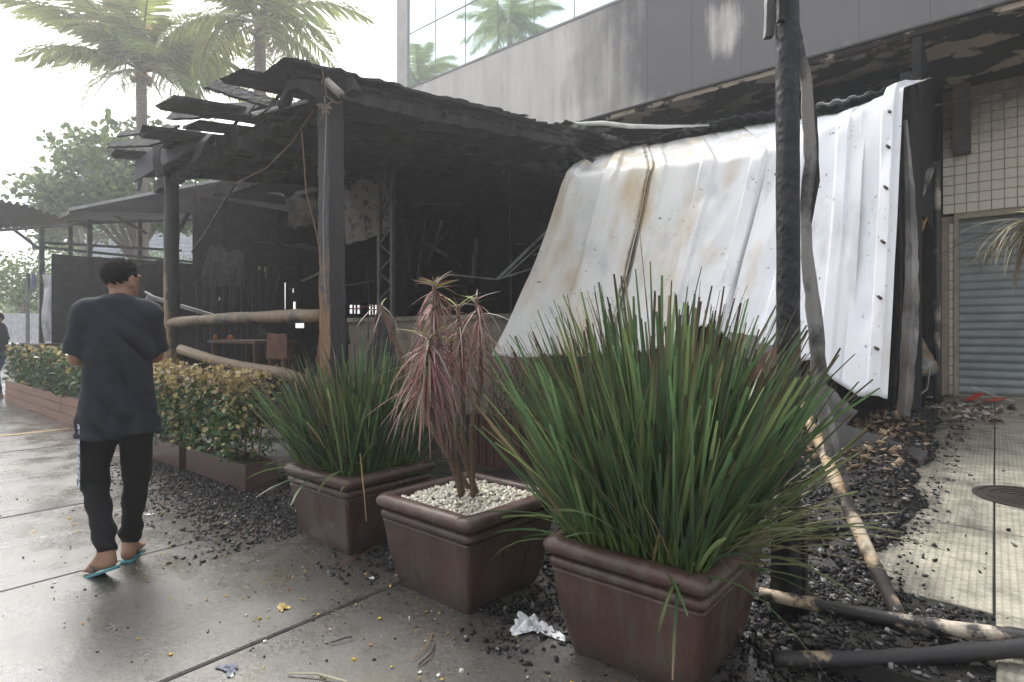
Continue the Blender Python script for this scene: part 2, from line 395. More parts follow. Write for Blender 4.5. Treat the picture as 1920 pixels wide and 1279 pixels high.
bd = thing('office_building', (-6, YF, 0), 'grey granite office building with mirrored green windows above a sooted overhang', 'building')
XL, XR = -11.3, 6.0
px0, pw = -10.9, .79
pmesh = {}
k = 0; x = px0
while x < XR:
    m = MB(); wd = pw - .0035; d = .03; bv = .004
    m.box(-wd / 2, wd / 2, 0, .05, SOF, 7.24)
    if 'p' not in pmesh: pmesh['p'] = m.mesh('granite_panel', (0, 0, SOF))
    link('granite_panel', pmesh['p'], M_GRAN, bd, Vector((x + pw / 2, YF + random.uniform(0, .002), SOF)) - Vector(bd.location))
    x += pw
m = MB(); m.box(px0 + .02, XR, YF + .035, YF + .3, SOF + .01, 13.4); m.build('wall_core', mat('joint_grey', (.3, .29, .28)), bd)
m = MB(); m.box(XL, px0 - .004, YF - .04, YW + 3, SOF, 13.4); m.build('corner_column', M_CONC, bd)
m = MB(); m.box(XL, px0 - .004, YF - .04, YW + 3, -.02, SOF - .002); m.build('sooted_column_base', M_BLACK, bd)
m = MB(); m.box(px0 - .002, XR, YF - .012, YF + .033, 7.244, 7.285); m.build('window_sill', M_ALU, bd)
m = MB(); m.box(px0 - .002, XR, YF + .052, YW + .4, SOF - .1, SOF + .006); m.build('soffit', M_SOF, bd)
m = MB(); m.box(px0 - .002, XR, YF - .004, YF + .05, SOF - .03, SOF - .004); m.build('drip_edge', mat('sooted_edge', (.06, .058, .055)), bd)
# a pale conduit along the soffit
m = MB(); m.tube([(-9, YW - .35, SOF - .45), (-4, YW - .36, SOF - .42), (-1, YW - .34, SOF - .40), (2.5, YW - .35, SOF - .38)], .018, 6); m.build('conduit', mat('ash_grey', (.2, .19, .18)), bd)
zrows = [7.29, 8.58, 9.9, 11.3]
cols = [px0 + i * .962 for i in range(18)]
for zi in range(3):
    gm = MB(); gm.box(-.47, .47, 0, .02, .012, zrows[zi + 1] - zrows[zi] - .014); gmm = gm.mesh('window_pane')
    for i in range(17):
        wn = link('window_pane', gmm, M_GLASS, bd, Vector((cols[i] + .481, YF + .005, zrows[zi])) - Vector(bd.location),
                  (random.uniform(-.004, .004), 0, random.uniform(-.004, .004)))
m = MB()
for i in range(1, 18): m.box(cols[i] - .009, cols[i] + .009, YF - .002, YF + .034, 7.287, 11.3)
for z in zrows[1:]: m.box(px0, XR, YF - .004, YF + .0345, z - .01, z + .01)
m.build('window_mullions', M_ALU, bd)
m = MB(); m.box(px0 + .4, XR, YF - .01, YF + .033, 11.31, 13.4); m.build('upper_band', M_CONC, bd)
# sooted ground-floor back wall
m = MB(); m.box(px0 - .002, -.66, YW, YW + .3, 0, SOF - .102); m.build('back_wall', M_BLACK, bd)
m = MB(); m.box(-.9, XR, YW + .301, YW + .5, 0, 13.3); m.box(px0, XR, YF + .31, YW + .5, 13.3, 13.39); m.build('inner_core', M_BLACK, bd)
m = MB(); m.box(px0 - .002, XR, YW + .12, YW + .3, SOF - .11, SOF - .101); m.build('wall_head', M_BLACK, bd)

# ------------------------------------------------------------------ tiled shop wall and shutter
def tile_mat():
    t = NT('cream_tile'); v = t.coord('World'); gp = t.n('ShaderNodeSeparateXYZ'); t.l(v, gp.inputs[0])
    n = t.noise(v, 2.4, 6); n2 = t.noise(v, 26, 4)
    mr = t.n('ShaderNodeMapRange'); mr.inputs[1].default_value = 3.9; mr.inputs[2].default_value = 5.3; t.l(gp.outputs[2], mr.inputs[0])
    mx_ = t.n('ShaderNodeMapRange'); mx_.inputs[1].default_value = .2; mx_.inputs[2].default_value = -.7; t.l(gp.outputs[0], mx_.inputs[0])
    s = t.math('ADD', t.math('ADD', mr.outputs[0], t.math('MULTIPLY', mx_.outputs[0], .3)), t.math('SUBTRACT', t.math('MULTIPLY', n, .9), .5))
    s = t.math('ADD', s, t.math('MULTIPLY', t.math('SUBTRACT', n2, .5), .35))
    low = t.n('ShaderNodeMapRange'); low.inputs[1].default_value = .75; low.inputs[2].default_value = .3; t.l(gp.outputs[2], low.inputs[0])
    f = t.math('MAXIMUM', t.ramp(s, [(.25, 0), (.8, 1)]), t.math('MULTIPLY', low.outputs[0], .4))
    t.set(t.mix(f, (.84, .78, .66), (.24, .20, .16)), .4, .4); return t.m
M_TILE = tile_mat(); M_GROUT = mat('brown_grout', (.42, .34, .25))
WX0, LX = -.655, -.437
SH_Z0, SH_Z1 = .35, 3.14
tw = thing('tiled_wall', (-.3, YW, .35), 'cream tiled wall around the shop shutter, sooted at the top', 'wall')
m = MB(); m.box(WX0, LX - .06, YW, YW + .25, .3, SH_Z1 + .06); m.box(LX - .06, 5, YW, YW + .25, SH_Z1 + .062, SOF - .102); m.build('grout_backing', M_GROUT, tw)
T = .152
tl = MB(); h_ = T / 2 - .004; e = .006
tl.add([(-h_, 0, -h_), (h_, 0, -h_), (h_, 0, h_), (-h_, 0, h_), (-h_ + e, -.012, -h_ + e), (h_ - e, -.012, -h_ + e), (h_ - e, -.012, h_ - e), (-h_ + e, -.012, h_ - e)],
       [(0, 1, 5, 4), (1, 2, 6, 5), (2, 3, 7, 6), (3, 0, 4, 7), (4, 5, 6, 7)])
tlm = tl.mesh('tile')
for zi in range(32):
    z = .35 + T / 2 + zi * T
    if z > SOF - .18: break
    for xi in range(9):
        x = WX0 + .01 + T / 2 + xi * T
        if z - T / 2 < SH_Z1 + .055 and x + T / 2 > LX - .058: continue
        link('tile', tlm, M_TILE, tw, Vector((x, YW - random.uniform(0, .0015), z)) - Vector(tw.location), (random.uniform(-.006, .006), 0, random.uniform(-.006, .006)))
nt_ = MB()
for zi in range(18):
    z = .35 + T / 2 + zi * T
    nt_.box(LX - .115, LX - .064, YW - .011, YW - .002, z - h_ + .003, z + h_ - .003)
nt_.build('cut_tile_strip', M_TILE, tw)
M_BEIGE = mat('beige_paint', (.46, .40, .29), (.33, .28, .2), rough=.5)
M_SHUT = mat('shutter_grey', (.30, .33, .33), (.22, .245, .24), rough=.45, scale=2.5, bump=.05, metal=.2)
rs = thing('roller_shutter', (1, YW, .35), 'closed grey roller shutter with horizontal slats in a beige frame', 'shutter')
m = MB(); m.box(LX - .058, LX, YW - .05, YW + .1, .3, SH_Z1); m.build('jamb', M_BEIGE, rs)
m = MB(); m.box(LX - .058, 4, YW - .052, YW + .1, SH_Z1 + .001, SH_Z1 + .06); m.build('lintel', M_BEIGE, rs)
m = MB(); m.box(LX + .002, 4, YW - .07, YW + .1, .3, .36); m.build('threshold', M_BEIGE, rs)
ns = 22; pitch = (SH_Z1 - .37) / ns
prof = []
for i in range(9):
    t_ = i / 8; prof.append((-.022 * math.sin(math.pi * min(1, t_ / .78)) if t_ < .78 else .004, t_ * pitch))
sl = MB(); n = len(prof)
sl.add([(LX + .004, y, z) for y, z in prof] + [(4, y, z) for y, z in prof], [(i, i + n, i + n + 1, i + 1) for i in range(n - 1)])
slm = sl.mesh('slat', (0, 0, 0), True)
for i in range(ns):
    link('slat', slm, M_SHUT, rs, Vector((0, YW + .06 + random.uniform(-.003, .003), .365 + i * pitch)) - Vector(rs.location))
# duct box sooted on the tile wall
m = MB(); m.box(-.50, -.28, YW - .3, YW - .014, 4.15, SOF - .12)
tag(m.build('duct_box', mat('sooted_box', (.14, .125, .105), (.08, .072, .065), rough=.8)), 'sooted rectangular duct box on the wall above the shutter', 'duct')

# ------------------------------------------------------------------ burnt pavilion
M_CHAR = char_mat('charred_wood', rough=.62); M_CHAR2 = char_mat('charred_sheet', (.022, .022, .024), (.05, .049, .051), .68, 22, (1, 1, 1), .5)
M_CHARB = char_mat('black_panel', (.013, .013, .014), (.042, .04, .04), .75, 6, (1, 1, .25), .35)
M_POSTB = part_char('half_burnt_post', (.24, .135, .06), .6, 2.5, side=(.8, .2, 0))
M_POSTC = part_char('burnt_log', (.30, .20, .10), .9, 2.6, side=(.75, .45, 0))
M_RAIL = part_char('burnt_rail', (.26, .19, .12), 1.2, 1.9, side=(0, 0, -.4))
PY = 2.9
pav = thing('burnt_pavilion', (-6.3, PY, 0), 'charred timber restaurant pavilion with a broken black plank roof', 'pavilion')
# posts
pb = on_y(626, 626, PY); pc = on_y(322, 626, PY)
r_ = random.Random(3)
mb = MB(); mb.board((pb.x, PY, 0), (pb.x - .04, PY - .01, 3.46), .175, .165, 5, 40, .10, (0, 1, 0)); tag(mb.build('post', M_POSTB, pav), 'charred square post with bare brown wood on one lower edge')
mb = MB(); mb.tube([(pc.x + .01 * math.sin(i), PY, i * .22) for i in range(17)], [.098 - .0008 * i + .004 * math.sin(i * 1.7) for i in range(17)], 12, .05, seed=2)
tag(mb.build('post', M_POSTC, pav, True), 'round log post, tan below and charred above')
def roofz(y): return 3.44 + .145 * (y - 2.4)
# beams
mb = MB(); mb.board((-4.2, PY + .02, 3.42), (-8.75, PY + .02, 3.34), .14, .16, 8, 40, .4, warp=.03); mb.build('front_beam', M_CHAR, pav)
mb = MB(); mb.board((-4.36, 2.45, roofz(2.45) - .12), (-4.40, 6.5, roofz(6.5) - .11), .11, .12, 9, 30, .4, warp=.03); mb.build('edge_beam', M_CHAR, pav)
for i, y in enumerate((4.1, 5.2, 6.2)):
    mb = MB(); mb.board((-4.3, y, roofz(y) - .1), (-9.2, y, roofz(y) - .14), .08, .1, 20 + i, 16, .35); mb.build('purlin', M_CHAR, pav)
for i, x in enumerate((-5.3, -6.4, -7.3, -8.15)):
    mb = MB(); mb.board((x, 2.7, roofz(2.7) - .1), (x - .1, 6.4, roofz(6.4) - .13), .09, .12, 30 + i, 16, .3); mb.build('rafter', M_CHAR, pav)
# roof sheets (front ends ragged, some missing)
x = -4.34; i = 0
fronts = [2.36, 2.3, 2.62, 2.7, 2.25, 2.42, 2.72, 2.3, 2.45, 2.66, 2.34, 2.5, 2.7]
while x > -8.6:
    wd = (.42, .36, .30, .40, .44, .30, .35, .42, .38, .4, .36, .4)[i % 12]
    yf = fronts[i % len(fronts)]
    lift = (0, .03, -.02, .0, .06, .01, -.03, .05, .02, -.02, .03, 0)[i % 12]
    sag = random.Random(900 + i).uniform(-.02, .16) if i > 1 else 0; skew = random.Random(950 + i).uniform(-.16, .16) if i > 1 else 0
    mb = MB(); mb.board((x - wd / 2 + skew, yf - .12 * (i % 3 == 1), roofz(yf) + lift - sag * .5 + (.05 if i in (4, 8) else 0)), (x - wd / 2 - .03, 6.6, roofz(6.6) + lift * .3), wd, .035, 40 + i, 24, .10 if i % 3 else .2, warp=.015)
    mb.build('roof_sheet', M_CHAR2 if i % 2 else M_CHAR, pav)
    x -= wd + (-.08, -.05, -.05, -.06, .02, -.06, -.04)[i % 7]; i += 1
for i, (xa, wd, y1) in enumerate(((-4.78, .9, 6.6), (-5.62, .86, 6.5), (-6.5, .94, 6.55), (-7.3, .3, 3.6))):  # under-layer added beneath the sheets to block bright slits between them
    mb = MB(); mb.board((xa, 2.86, roofz(2.86) - .055), (xa - .03, y1, roofz(y1) - .05), wd, .012, 250 + i, 26, .07); mb.build('slit_cover', M_CHAR, pav)
# stacked shingle layers along the open edge
for i in range(4):
    mb = MB(); o_ = .03 * i
    mb.board((-4.42 - o_ * 2, 2.34 + .1 * i, roofz(2.34) + .045 + .038 * i), (-4.44 - o_ * 2, (6.0, 5.3, 5.6, 4.4)[i], roofz((6.0, 5.3, 5.6, 4.4)[i]) + .03 + .034 * i), .38 - .05 * i, .034, 60 + i, 46, .45, warp=.02)
    mb.build('roof_shingle_layer', M_CHAR2, pav)
# loose planks over the front
def loose(name, p0, p1, wd, th, seed, m=M_CHAR2, up=(0, 0, 1), er=.2, par=None):
    mb = MB(); mb.board(p0, p1, wd, th, seed, 14, er, up); return mb.build(name, m, par or pav)
loose('loose_plank', at(395, 158, 5.3), at(545, 205, 5.2), .16, .03, 70, up=(.6, -.5, .6))
loose('loose_plank', at(330, 212, 6.0), at(470, 205, 5.7), .24, .03, 71, up=(.4, -.6, .5))
loose('loose_plank', at(205, 272, 7.0), at(300, 268, 6.8), .13, .03, 72, up=(.4, -.6, .6))
loose('loose_plank', at(225, 252, 7.2), at(330, 240, 6.9), .12, .03, 73, up=(.4, -.6, .6))
loose('hanging_plank', at(545, 150, 4.75), at(533, 200, 4.8), .10, .04, 74, up=(.7, -.6, 0))
M_GREYSHEET = mat('ash_grey_sheet', (.11, .11, .12), (.07, .07, .075), rough=.6, scale=3)
mb = MB(); mb.board(at(250, 322, 6.75), at(362, 258, 6.55), .36, .02, 75, 14, .12, (.3, -1, .35)); tag(mb.build('drooping_sheet', M_GREYSHEET, pav), 'ash grey roofing sheet drooping over the front beam')
M_PALEEDGE = mat('bare_metal', (.5, .5, .52), rough=.45, metal=.3)
mb = MB(); mb.board(at(475, 213, 5.25), at(575, 190, 4.9), .035, .02, 76, 8, .15); mb.build('metal_strip', M_PALEEDGE, pav)
# rail and lower rails
mb = MB(); mb.tube([(pc.x + (pb.x - pc.x) * t - (.08 if t > .9 else 0), PY - .02, 1.46 + .02 * math.sin(t * 3) + .02 * t) for t in np.linspace(0, 1, 14)], [.062 + .004 * math.sin(i * 1.3) for i in range(14)], 10, .04, seed=4)
tag(mb.build('rail', M_RAIL, pav, True), 'round log hand rail between the two front posts')
mb = MB(); mb.tube([at(340, 655, 7.0), at(400, 675, 6.5), at(455, 688, 6.1), at(530, 700, 5.6), at(600, 722, 5.2)], .06, 9, .05, seed=5); tag(mb.build('fallen_rail', M_RAIL, pav, True), 'lower log rail sagging towards the grass planter')
mb = MB(); mb.tube([at(420, 705, 6.3), at(490, 716, 5.9), at(570, 740, 5.5)], .05, 9, .06, seed=6); mb.build('fallen_rail', M_CHAR, pav, True)
# rear roof above the hall: sooted corrugated sheets, front edge showing its waves
M_ZINC = patchy('sooted_white_metal', (.62, .63, .64), (.03, .03, .032), 1.6, .36, .5, .5, bump=.05)
def corr(name, xa, xb, ya, yb, za, zb, m, par, lab=None, amp=.028, pit=.19, ed=None):
    n = int((xb - xa) / pit * 6); v = []; f = []
    for j, y in enumerate(np.linspace(ya, yb, 6)):
        for i in range(n + 1):
            x = xa + (xb - xa) * i / n; ph = (i % 6)
            q = (0, 1, 1, 1, 0, 0)[ph] * amp
            z = za + (zb - za) * j / 5 + q + (ed(x) * (1 - j / 5) if ed else 0); v.append((x, y, z))
    for j in range(5):
        for i in range(n): f.append((j * (n + 1) + i, j * (n + 1) + i + 1, (j + 1) * (n + 1) + i + 1, (j + 1) * (n + 1) + i))
    k = len(v); v += [(a, b, c + .012) for a, b, c in v]; f += [tuple(q + k for q in reversed(t)) for t in f]
    for i in range(n): f.append((i, k + i, k + i + 1, i + 1))
    return tag(np_obj(name, v, f, m, par), lab)
corr('rear_roof_sheet', -8.4, -6.32, 6.45, YW - .02, 4.06, 4.55, M_CHARB, pav)
corr('rear_roof_sheet', -6.3, -4.36, 6.3, YW - .04, 4.12, 4.6, M_ZINC, pav, 'white corrugated roof sheet blackened underneath')
corr('rear_roof_sheet', -4.37, -.75, 8.75, YW - .03, 4.5, 4.62, M_ZINC, pav, 'bent white corrugated roof sheet with a curled front edge', ed=lambda x: .06 * math.sin((x + 4.4) * 1.6))
corr('rear_roof_sheet', -12.9, -8.38, 5.4, YW - .06, 4.3, 4.6, M_CHARB, pav)
# curled lip in pale metal
lip = [at(1015, 243, 8.9), at(1060, 234, 8.7), at(1130, 231, 8.5), at(1180, 237, 8.4), at(1240, 238, 8.3), at(1330, 235, 8.2)]
mb = MB(); mb.tube(lip, [.02, .03, .035, .035, .028, .008], 6); mb.build('curled_edge', mat('pale_metal', (.7, .7, .66), rough=.4), pav, True)

# end wall: black boards with holes
def panel_wall(x, ya, yb, z0, z1fn, holes, par, m, name='wall_board', wd=.62, th=.05):
    y = ya; k = 0
    while y < yb - .01:
        y2 = min(y + wd, yb); mb = MB(); zt = z1fn((y + y2) / 2)
        ys = sorted({y + .006, y2 - .006} | {c for h in holes for c in h[:2] if y + .006 < c < y2 - .006})
        for a, b in zip(ys[:-1], ys[1:]):
            cuts = sorted([(h[2], h[3]) for h in holes if h[0] < (a + b) / 2 < h[1]]); z = z0
            for c0, c1 in cuts + [(zt, zt)]:
                if c0 > z + .005: mb.box(x - th / 2, x + th / 2, a, b, z, c0)
                z = c1
        mb.build(name, m, par); y = y2; k += 1
EW = -13.0
def ewh(px0, px1, py0, py1):
    a = on_x(px0, py1, EW); b = on_x(px1, py0, EW); return (a.y, b.y, a.z, b.z)
holes = [ewh(483, 489, 500, 506), ewh(494, 504, 501, 511), ewh(496, 503, 514, 520), ewh(395, 401, 553, 564), ewh(409, 414, 557, 563), ewh(430, 433, 541, 556), ewh(533, 536, 530, 580), ewh(541, 543, 538, 544), ewh(548, 551, 541, 549), ewh(549, 555, 566, 580), ewh(553, 571, 605, 615), ewh(655, 675, 571, 588), ewh(690, 707, 572, 590)]
hall = thing('hall_end_wall', (EW, 8, 0), 'black sooted end wall of the dining hall with small daylight holes', 'wall')
panel_wall(EW, 5.0, 16.2, .02, lambda y: 4.25 if y < 8 else 5.0, holes, hall, M_CHARB)
for (ya, yb, za, zb) in holes[-2:]:
    for k in range(2):
        yy = ya + (yb - ya) * (.36 + .3 * k); mb = MB(); mb.box(EW - .02, EW + .03, yy - .02, yy + .015, za - .02, zb + .02); mb.build('window_bar', M_CHAR, hall)
    mb = MB(); mb.box(EW + .027, EW + .04, ya - .02, yb + .02, (za + zb) / 2 - .012, (za + zb) / 2 + .02); mb.build('window_bar', M_CHAR, hall)
# low black hoarding panels beyond the log post
hoard = thing('black_hoarding', (EW, 3.8, .4), 'low black hoarding of the kiosk behind the man', 'hoarding')
for i in range(4):
    mb = MB(); a = 2.62 + i * .6; mb.box(EW - .02, EW + .02, a + .004, a + .596, .55, 2.76 + .012 * i); mb.build('panel', M_CHARB, hoard)
# tangle of burnt battens, strips and roofing scraps hanging in the hall
rr = random.Random(44)
for i in range(46):
    x = rr.uniform(-11.5, -4.7); y = rr.uniform(3.6, 8.6); z = rr.uniform(1.6, 3.9); a = rr.uniform(0, 6.28); L = rr.uniform(.4, 1.9); el = rr.choice([rr.uniform(-.3, .3), rr.uniform(.6, 1.4)])
    dv = Vector((math.cos(a) * math.cos(el), math.sin(a) * math.cos(el) * .5, math.sin(el))) * L; top = min(roofz(y) - .12, z + abs(dv.z) / 2)
    p0 = Vector((x, y, top)); p1 = p0 - Vector((dv.x, dv.y, abs(dv.z)))
    if p1.z < 1.0: continue
    mb = MB(); mb.board(p0, p1, rr.uniform(.03, .10), rr.uniform(.015, .05), 500 + i, 8, .4, warp=.03); mb.build('hanging_batten', rr.choice([M_CHAR, M_CHAR, M_CHAR2]), pav)
for i in range(16):
    x = -4.45 - .27 * i + rr.uniform(-.1, .1); y = rr.uniform(2.3, 3.2); p0 = Vector((x, y, roofz(y) - .03)); mb = MB(); mb.board(p0, p0 + Vector((rr.uniform(-.12, .12), rr.uniform(-.2, .05), -rr.uniform(.08, .34))), rr.uniform(.05, .2), .015, 560 + i, 6, .5, (.2, -1, .2), warp=.03); mb.build('hanging_scrap', M_CHAR2, pav)
# interior furnishing: counter with chevron tiles
def chevron():
    t = NT('chevron_tiles'); v = t.coord('World'); s_ = t.n('ShaderNodeSeparateXYZ'); t.l(v, s_.inputs[0])
    px_ = t.math('PINGPONG', t.math('MULTIPLY', s_.outputs[0], 1), .12)
    q = t.math('FRACT', t.math('MULTIPLY', t.math('ADD', s_.outputs[2], px_), 12))
    col = t.mix(t.ramp(q, [(.08, 0), (.16, 1)]), (.12, .105, .085), (.32, .28, .21)); n = t.noise(v, 3)
    t.set(t.mix(t.ramp(n, [(.4, 0), (.7, .7)]), col, (.12, .10, .08)), .5); t.bump(q, .2, .004); return t.m
ct = thing('bar_counter', (-7, 6.7, 0), 'burnt bar counter faced with brown chevron tiles under the roof', 'counter')
mb = MB(); mb.box(-9.9, -5.0, 6.72, 7.2, .02, 1.55); mb.build('front', chevron(), ct)
M_CTOP = mat('scorched_stone', (.4, .36, .28), (.16, .14, .11), rough=.6, scale=2)
for i in range(5):
    mb = MB(); mb.box(-9.95 + i * 1.0, -8.96 + i * 1.0, 6.64, 7.3, 1.553, 1.63); mb.build('top_slab', M_CTOP, ct)
# spotted board hanging from the roof
M_SPOT = patchy('heat_spotted_board', (.17, .16, .14), (.035, .03, .028), 9, .52, .6, .8)
b0 = on_y(608, 335, 5.6); b1 = on_y(719, 445, 5.6)
bdg = thing('hanging_board', (b0.x, 5.6, b1.z), 'scorched spotted signboard hanging behind the square post', 'board')
for i in range(3):
    a = b0.x + (b1.x - b0.x) * i / 3; b = b0.x + (b1.x - b0.x) * (i + 1) / 3
    mb = MB(); mb.board((a + .004, 5.6 + .02 * i, (b1.z + b0.z) / 2 - .05 * (2 - i) + .02), (b - .004, 5.6 + .02 * i, (b1.z + b0.z) / 2 - .05 * (2 - i) + .05), b0.z - b1.z, .03, 90 + i, 6, .05, (0, 0, 1) if False else (0, -1, 0)); mb.build('panel', M_SPOT, bdg)
mb = MB(); mb.board(at(545, 400, 10), at(598, 395, 10), .62, .02, 95, 8, .35, (0, -1, 0))
tag(mb.build('scorched_board', patchy('scorched_brown', (.09, .075, .055), (.025, .022, .02), 4, .42, .6, .9)), 'ragged brown scorched panel left of the square post', 'panel')
# lattice steel column
lc = thing('lattice_column', on_y(722, 640, 5.5), 'dark steel lattice column under the hanging board', 'column')
M_STEEL = mat('sooted_steel', (.11, .105, .10), (.05, .05, .05), rough=.55)
c0 = on_y(712, 626, 5.5); c1 = on_y(736, 626, 5.5)
for c in (c0, c1):
    mb = MB(); mb.box(c.x - .03, c.x + .03, 5.47, 5.53, .03, 3.9); mb.build('chord', M_STEEL, lc)
for i in range(16):
    z = .3 + i * .22; mb = MB(); mb.bar((c0.x, 5.5, z), (c1.x, 5.5, z + .2), .03, .02) if i % 2 else mb.bar((c1.x, 5.5, z), (c0.x, 5.5, z + .2), .03, .02); mb.build('brace', M_STEEL, lc)
# slender burnt bars standing in the hall and wreckage
for i, (a, b, r0, lab) in enumerate([((955, 300, 9.5), (958, 600, 9.5), .012, 'thin upright steel rod at the back of the burnt hall'),
        ((1010, 290, 8.8), (930, 525, 8.2), .0, None)]):
    if lab:
        mb = MB(); mb.tube([at(*a), at(*b)], r0, 6); tag(mb.build('steel_rod', M_STEEL), lab, 'rod')
M_LTMET = mat('ashy_steel', (.2, .2, .19), (.1, .1, .1), rough=.5)
fr = thing('bent_awning_frame', at(985, 520, 8.0), 'bent thin metal awning frame beside the white sheet', 'frame')
for a, b, r0 in [((1028, 432, 8.0), (932, 524, 7.6), .022), ((1030, 445, 8.0), (945, 520, 7.7), .012), ((1000, 478, 7.9), (1030, 472, 7.8), .012), ((932, 524, 7.6), (1010, 500, 7.8), .012), ((840, 515, 8.2), (932, 524, 7.6), .012)]:
    mb = MB(); mb.tube([at(*a), at(*b)], r0, 6); mb.build('tube', M_LTMET, fr)
wk = 0
for a, b, wd in [((795, 455, 9.2), (840, 480, 9), .09), ((780, 540, 9.3), (800, 410, 9.3), .05), ((870, 300, 8.3), (1050, 290, 7.8), .14), ((850, 350, 8.6), (1050, 275, 8), .10), ((730, 400, 9.6), (790, 420, 9.4), .07), ((1060, 270, 7.9), (1110, 300, 7.7), .12)]:
    mb = MB(); mb.board(at(*a), at(*b), wd, wd * .7, 100 + wk, 10, .35)
    tag(mb.build('burnt_timber', M_CHAR), ['short charred timber leaning in the dark hall above the bar counter', 'upright thin charred stick in the dark hall above the bar counter', 'charred rafter below the white corrugated roof edge', 'long charred rafter slanting up to the white corrugated edge', 'charred stub beside the lattice column', 'short charred beam end touching the top of the white sheet'][wk], 'timber', 'burnt timbers hanging in the hall'); wk += 1
# yellow scorched door and dim board at the back
mb = MB(); mb.box(-4.9, -4.35, 10.2, 10.25, .9, 2.5)
tag(mb.build('scorched_door_panel', patchy('old_yellow', (.13, .115, .05), (.03, .028, .025), 3, .4, .6, .8)), 'dim yellowish door panel standing at the back of the hall', 'panel')
# upright balusters by the far side of the hall
bal = thing('burnt_partition', on_x(450, 600, -11), 'row of thin burnt upright slats above the log rail', 'partition')
for i in range(12):
    p = on_x(372 + i * 11.5, 600, -11); mb = MB(); mb.board((-11, p.y, .9), (-11, p.y + .03 * (i % 3 - 1), 2.3 + .12 * (i % 4)), .06, .04, 120 + i, 8, .3); mb.build('slat', M_CHAR, bal)
mb = MB(); mb.board(at(385, 500, 12), at(455, 505, 12), .9, .03, 134, 8, .3, (.7, -.7, 0)); mb.build('slumped_sheet', M_CHAR, bal)
# tables and orange remains behind the rail
tb = thing('burnt_table', on_y(470, 700, 4.2), 'scorched brown dining table behind the log rail', 'table')
t0 = on_y(470, 640, 4.4); M_TAB = mat('scorched_brown_wood', (.09, .04, .022), (.04, .025, .02), rough=.5)
mb = MB(); mb.box(t0.x - .9, t0.x + .75, 4.1, 4.8, 1.17, 1.22); mb.build('table_top', M_TAB, tb)
for dx in (-.8, .65):
    for dy in (4.17, 4.73): mb = MB(); mb.box(t0.x + dx - .03, t0.x + dx + .03, dy - .03, dy + .03, .02, 1.168); mb.build('leg', M_TAB, tb)
M_OR = mat('orange_cloth', (.3, .1, .025), rough=.7); M_WD = mat('chair_wood', (.16, .06, .028), (.06, .03, .02))
for i, (px_, py_) in enumerate([(403, 626), (432, 628)]):
    p = on_y(px_, 626, 4.45); mb = MB(); mb.tube([(p.x, 4.45, 1.224), (p.x, 4.45, 1.25), (p.x + .01, 4.46, 1.30)], [.05, .06, .02] if i else [.035, .035, .03], 9, .15)
    tag(mb.build('orange_cup', M_OR, None, True), ['tall orange cup on the scorched table', 'squat orange bowl on the scorched table'][i], 'cup')
for i, px_ in enumerate((495, 588)):
    p = on_y(px_, 630, 3.7); c = thing('dining_chair', (p.x, 3.7, .02), ['scorched wooden chair back behind the middle of the log rail', 'reddish wooden chair back next to the square post'][i], 'chair')
    mb = MB(); mb.box(p.x - .2, p.x + .2, 3.5, 3.9, .75, .79); mb.build('seat', M_WD, c)
    mb = MB(); mb.board((p.x - .2, 3.9, 1.15), (p.x + .2, 3.9, 1.15), .36, .03, 140 + i, 4, .1, (0, -1, 0)); mb.build('backrest', M_WD, c)
    for dx in (-.18, .18):
        for dy in (3.52, 3.88): mb = MB(); mb.box(p.x + dx - .02, p.x + dx + .02, dy - .02, dy + .02, .02, 1.0 if dy > 3.7 else .748); mb.build('leg', M_WD, c)
# black draped figure-like bag hanging behind the dracaena
mb = MB(); mb.tube([at(712, 590, 5.3), at(718, 620, 5.3), at(716, 660, 5.3), at(722, 720, 5.3), at(722, 770, 5.3)], [.05, .07, .12, .15, .13], 10, .12, seed=9)
tag(mb.build('charred_stump', M_CHAR, None, True), 'black charred stump standing behind the dracaena pot', 'stump')
# tilted fluorescent fitting
lf = thing('fluorescent_fitting', at(320, 575, 8.5), 'broken tube light fitting sticking out left of the log post', 'light fitting')
mb = MB(); mb.bar(at(280, 556, 8.6), at(400, 592, 8.4), .07, .05); mb.build('body', M_LTMET, lf)
mb = MB(); mb.tube([at(281, 550, 8.6), at(274, 562, 8.6), at(272, 566, 8.6)], .02, 6); mb.tube([at(272, 547, 8.6), at(287, 556, 8.6)], .016, 6); mb.build('end_bracket', M_PALEEDGE, lf)
# lamp fixture, cloth tie and wires on the square post
lm_ = thing('ceramic_insulator', at(622, 165, 4.9), 'small white ceramic lamp holder at the top of the square post', 'lamp holder')
mb = MB(); mb.tube([at(612, 152, 4.85), at(640, 178, 4.85)], .036, 10); mb.build('body', mat('dirty_white', (.45, .42, .38), (.3, .28, .25)), lm_, True)
mb = MB(); mb.tube([at(640, 178, 4.85), at(645, 186, 4.85)], .02, 8); mb.build('socket', M_STEEL, lm_, True)
M_WIRE = mat('rusty_wire', (.16, .1, .07), rough=.6); M_WIRE2 = mat('pale_wire', (.3, .28, .26), rough=.6); M_BLKW = mat('black_wire', (.03, .03, .03))
def wire(pts, r0, m, lab):
    pp = []
    for a, b in zip(pts[:-1], pts[1:]):
        for t in (0, .25, .5, .75): pp.append(Vector(a).lerp(Vector(b), t))
    pp.append(Vector(pts[-1])); mb = MB(); mb.tube(pp, r0, 5); return tag(mb.build('wire', m, None, True), lab, 'wire', 'burnt wires hanging from the roof')
wire([at(603, 150, 4.85), at(612, 210, 4.85), at(606, 400, 4.85), at(607, 520, 4.85), at(613, 580, 4.85)], .005, M_WIRE2, 'pale wire running straight down the square post')
wire([at(566, 245, 5.0), at(574, 360, 5.0), at(592, 430, 4.95), at(606, 500, 4.9), at(614, 550, 4.9)], .006, M_WIRE, 'rusty wire slanting down to the square post')
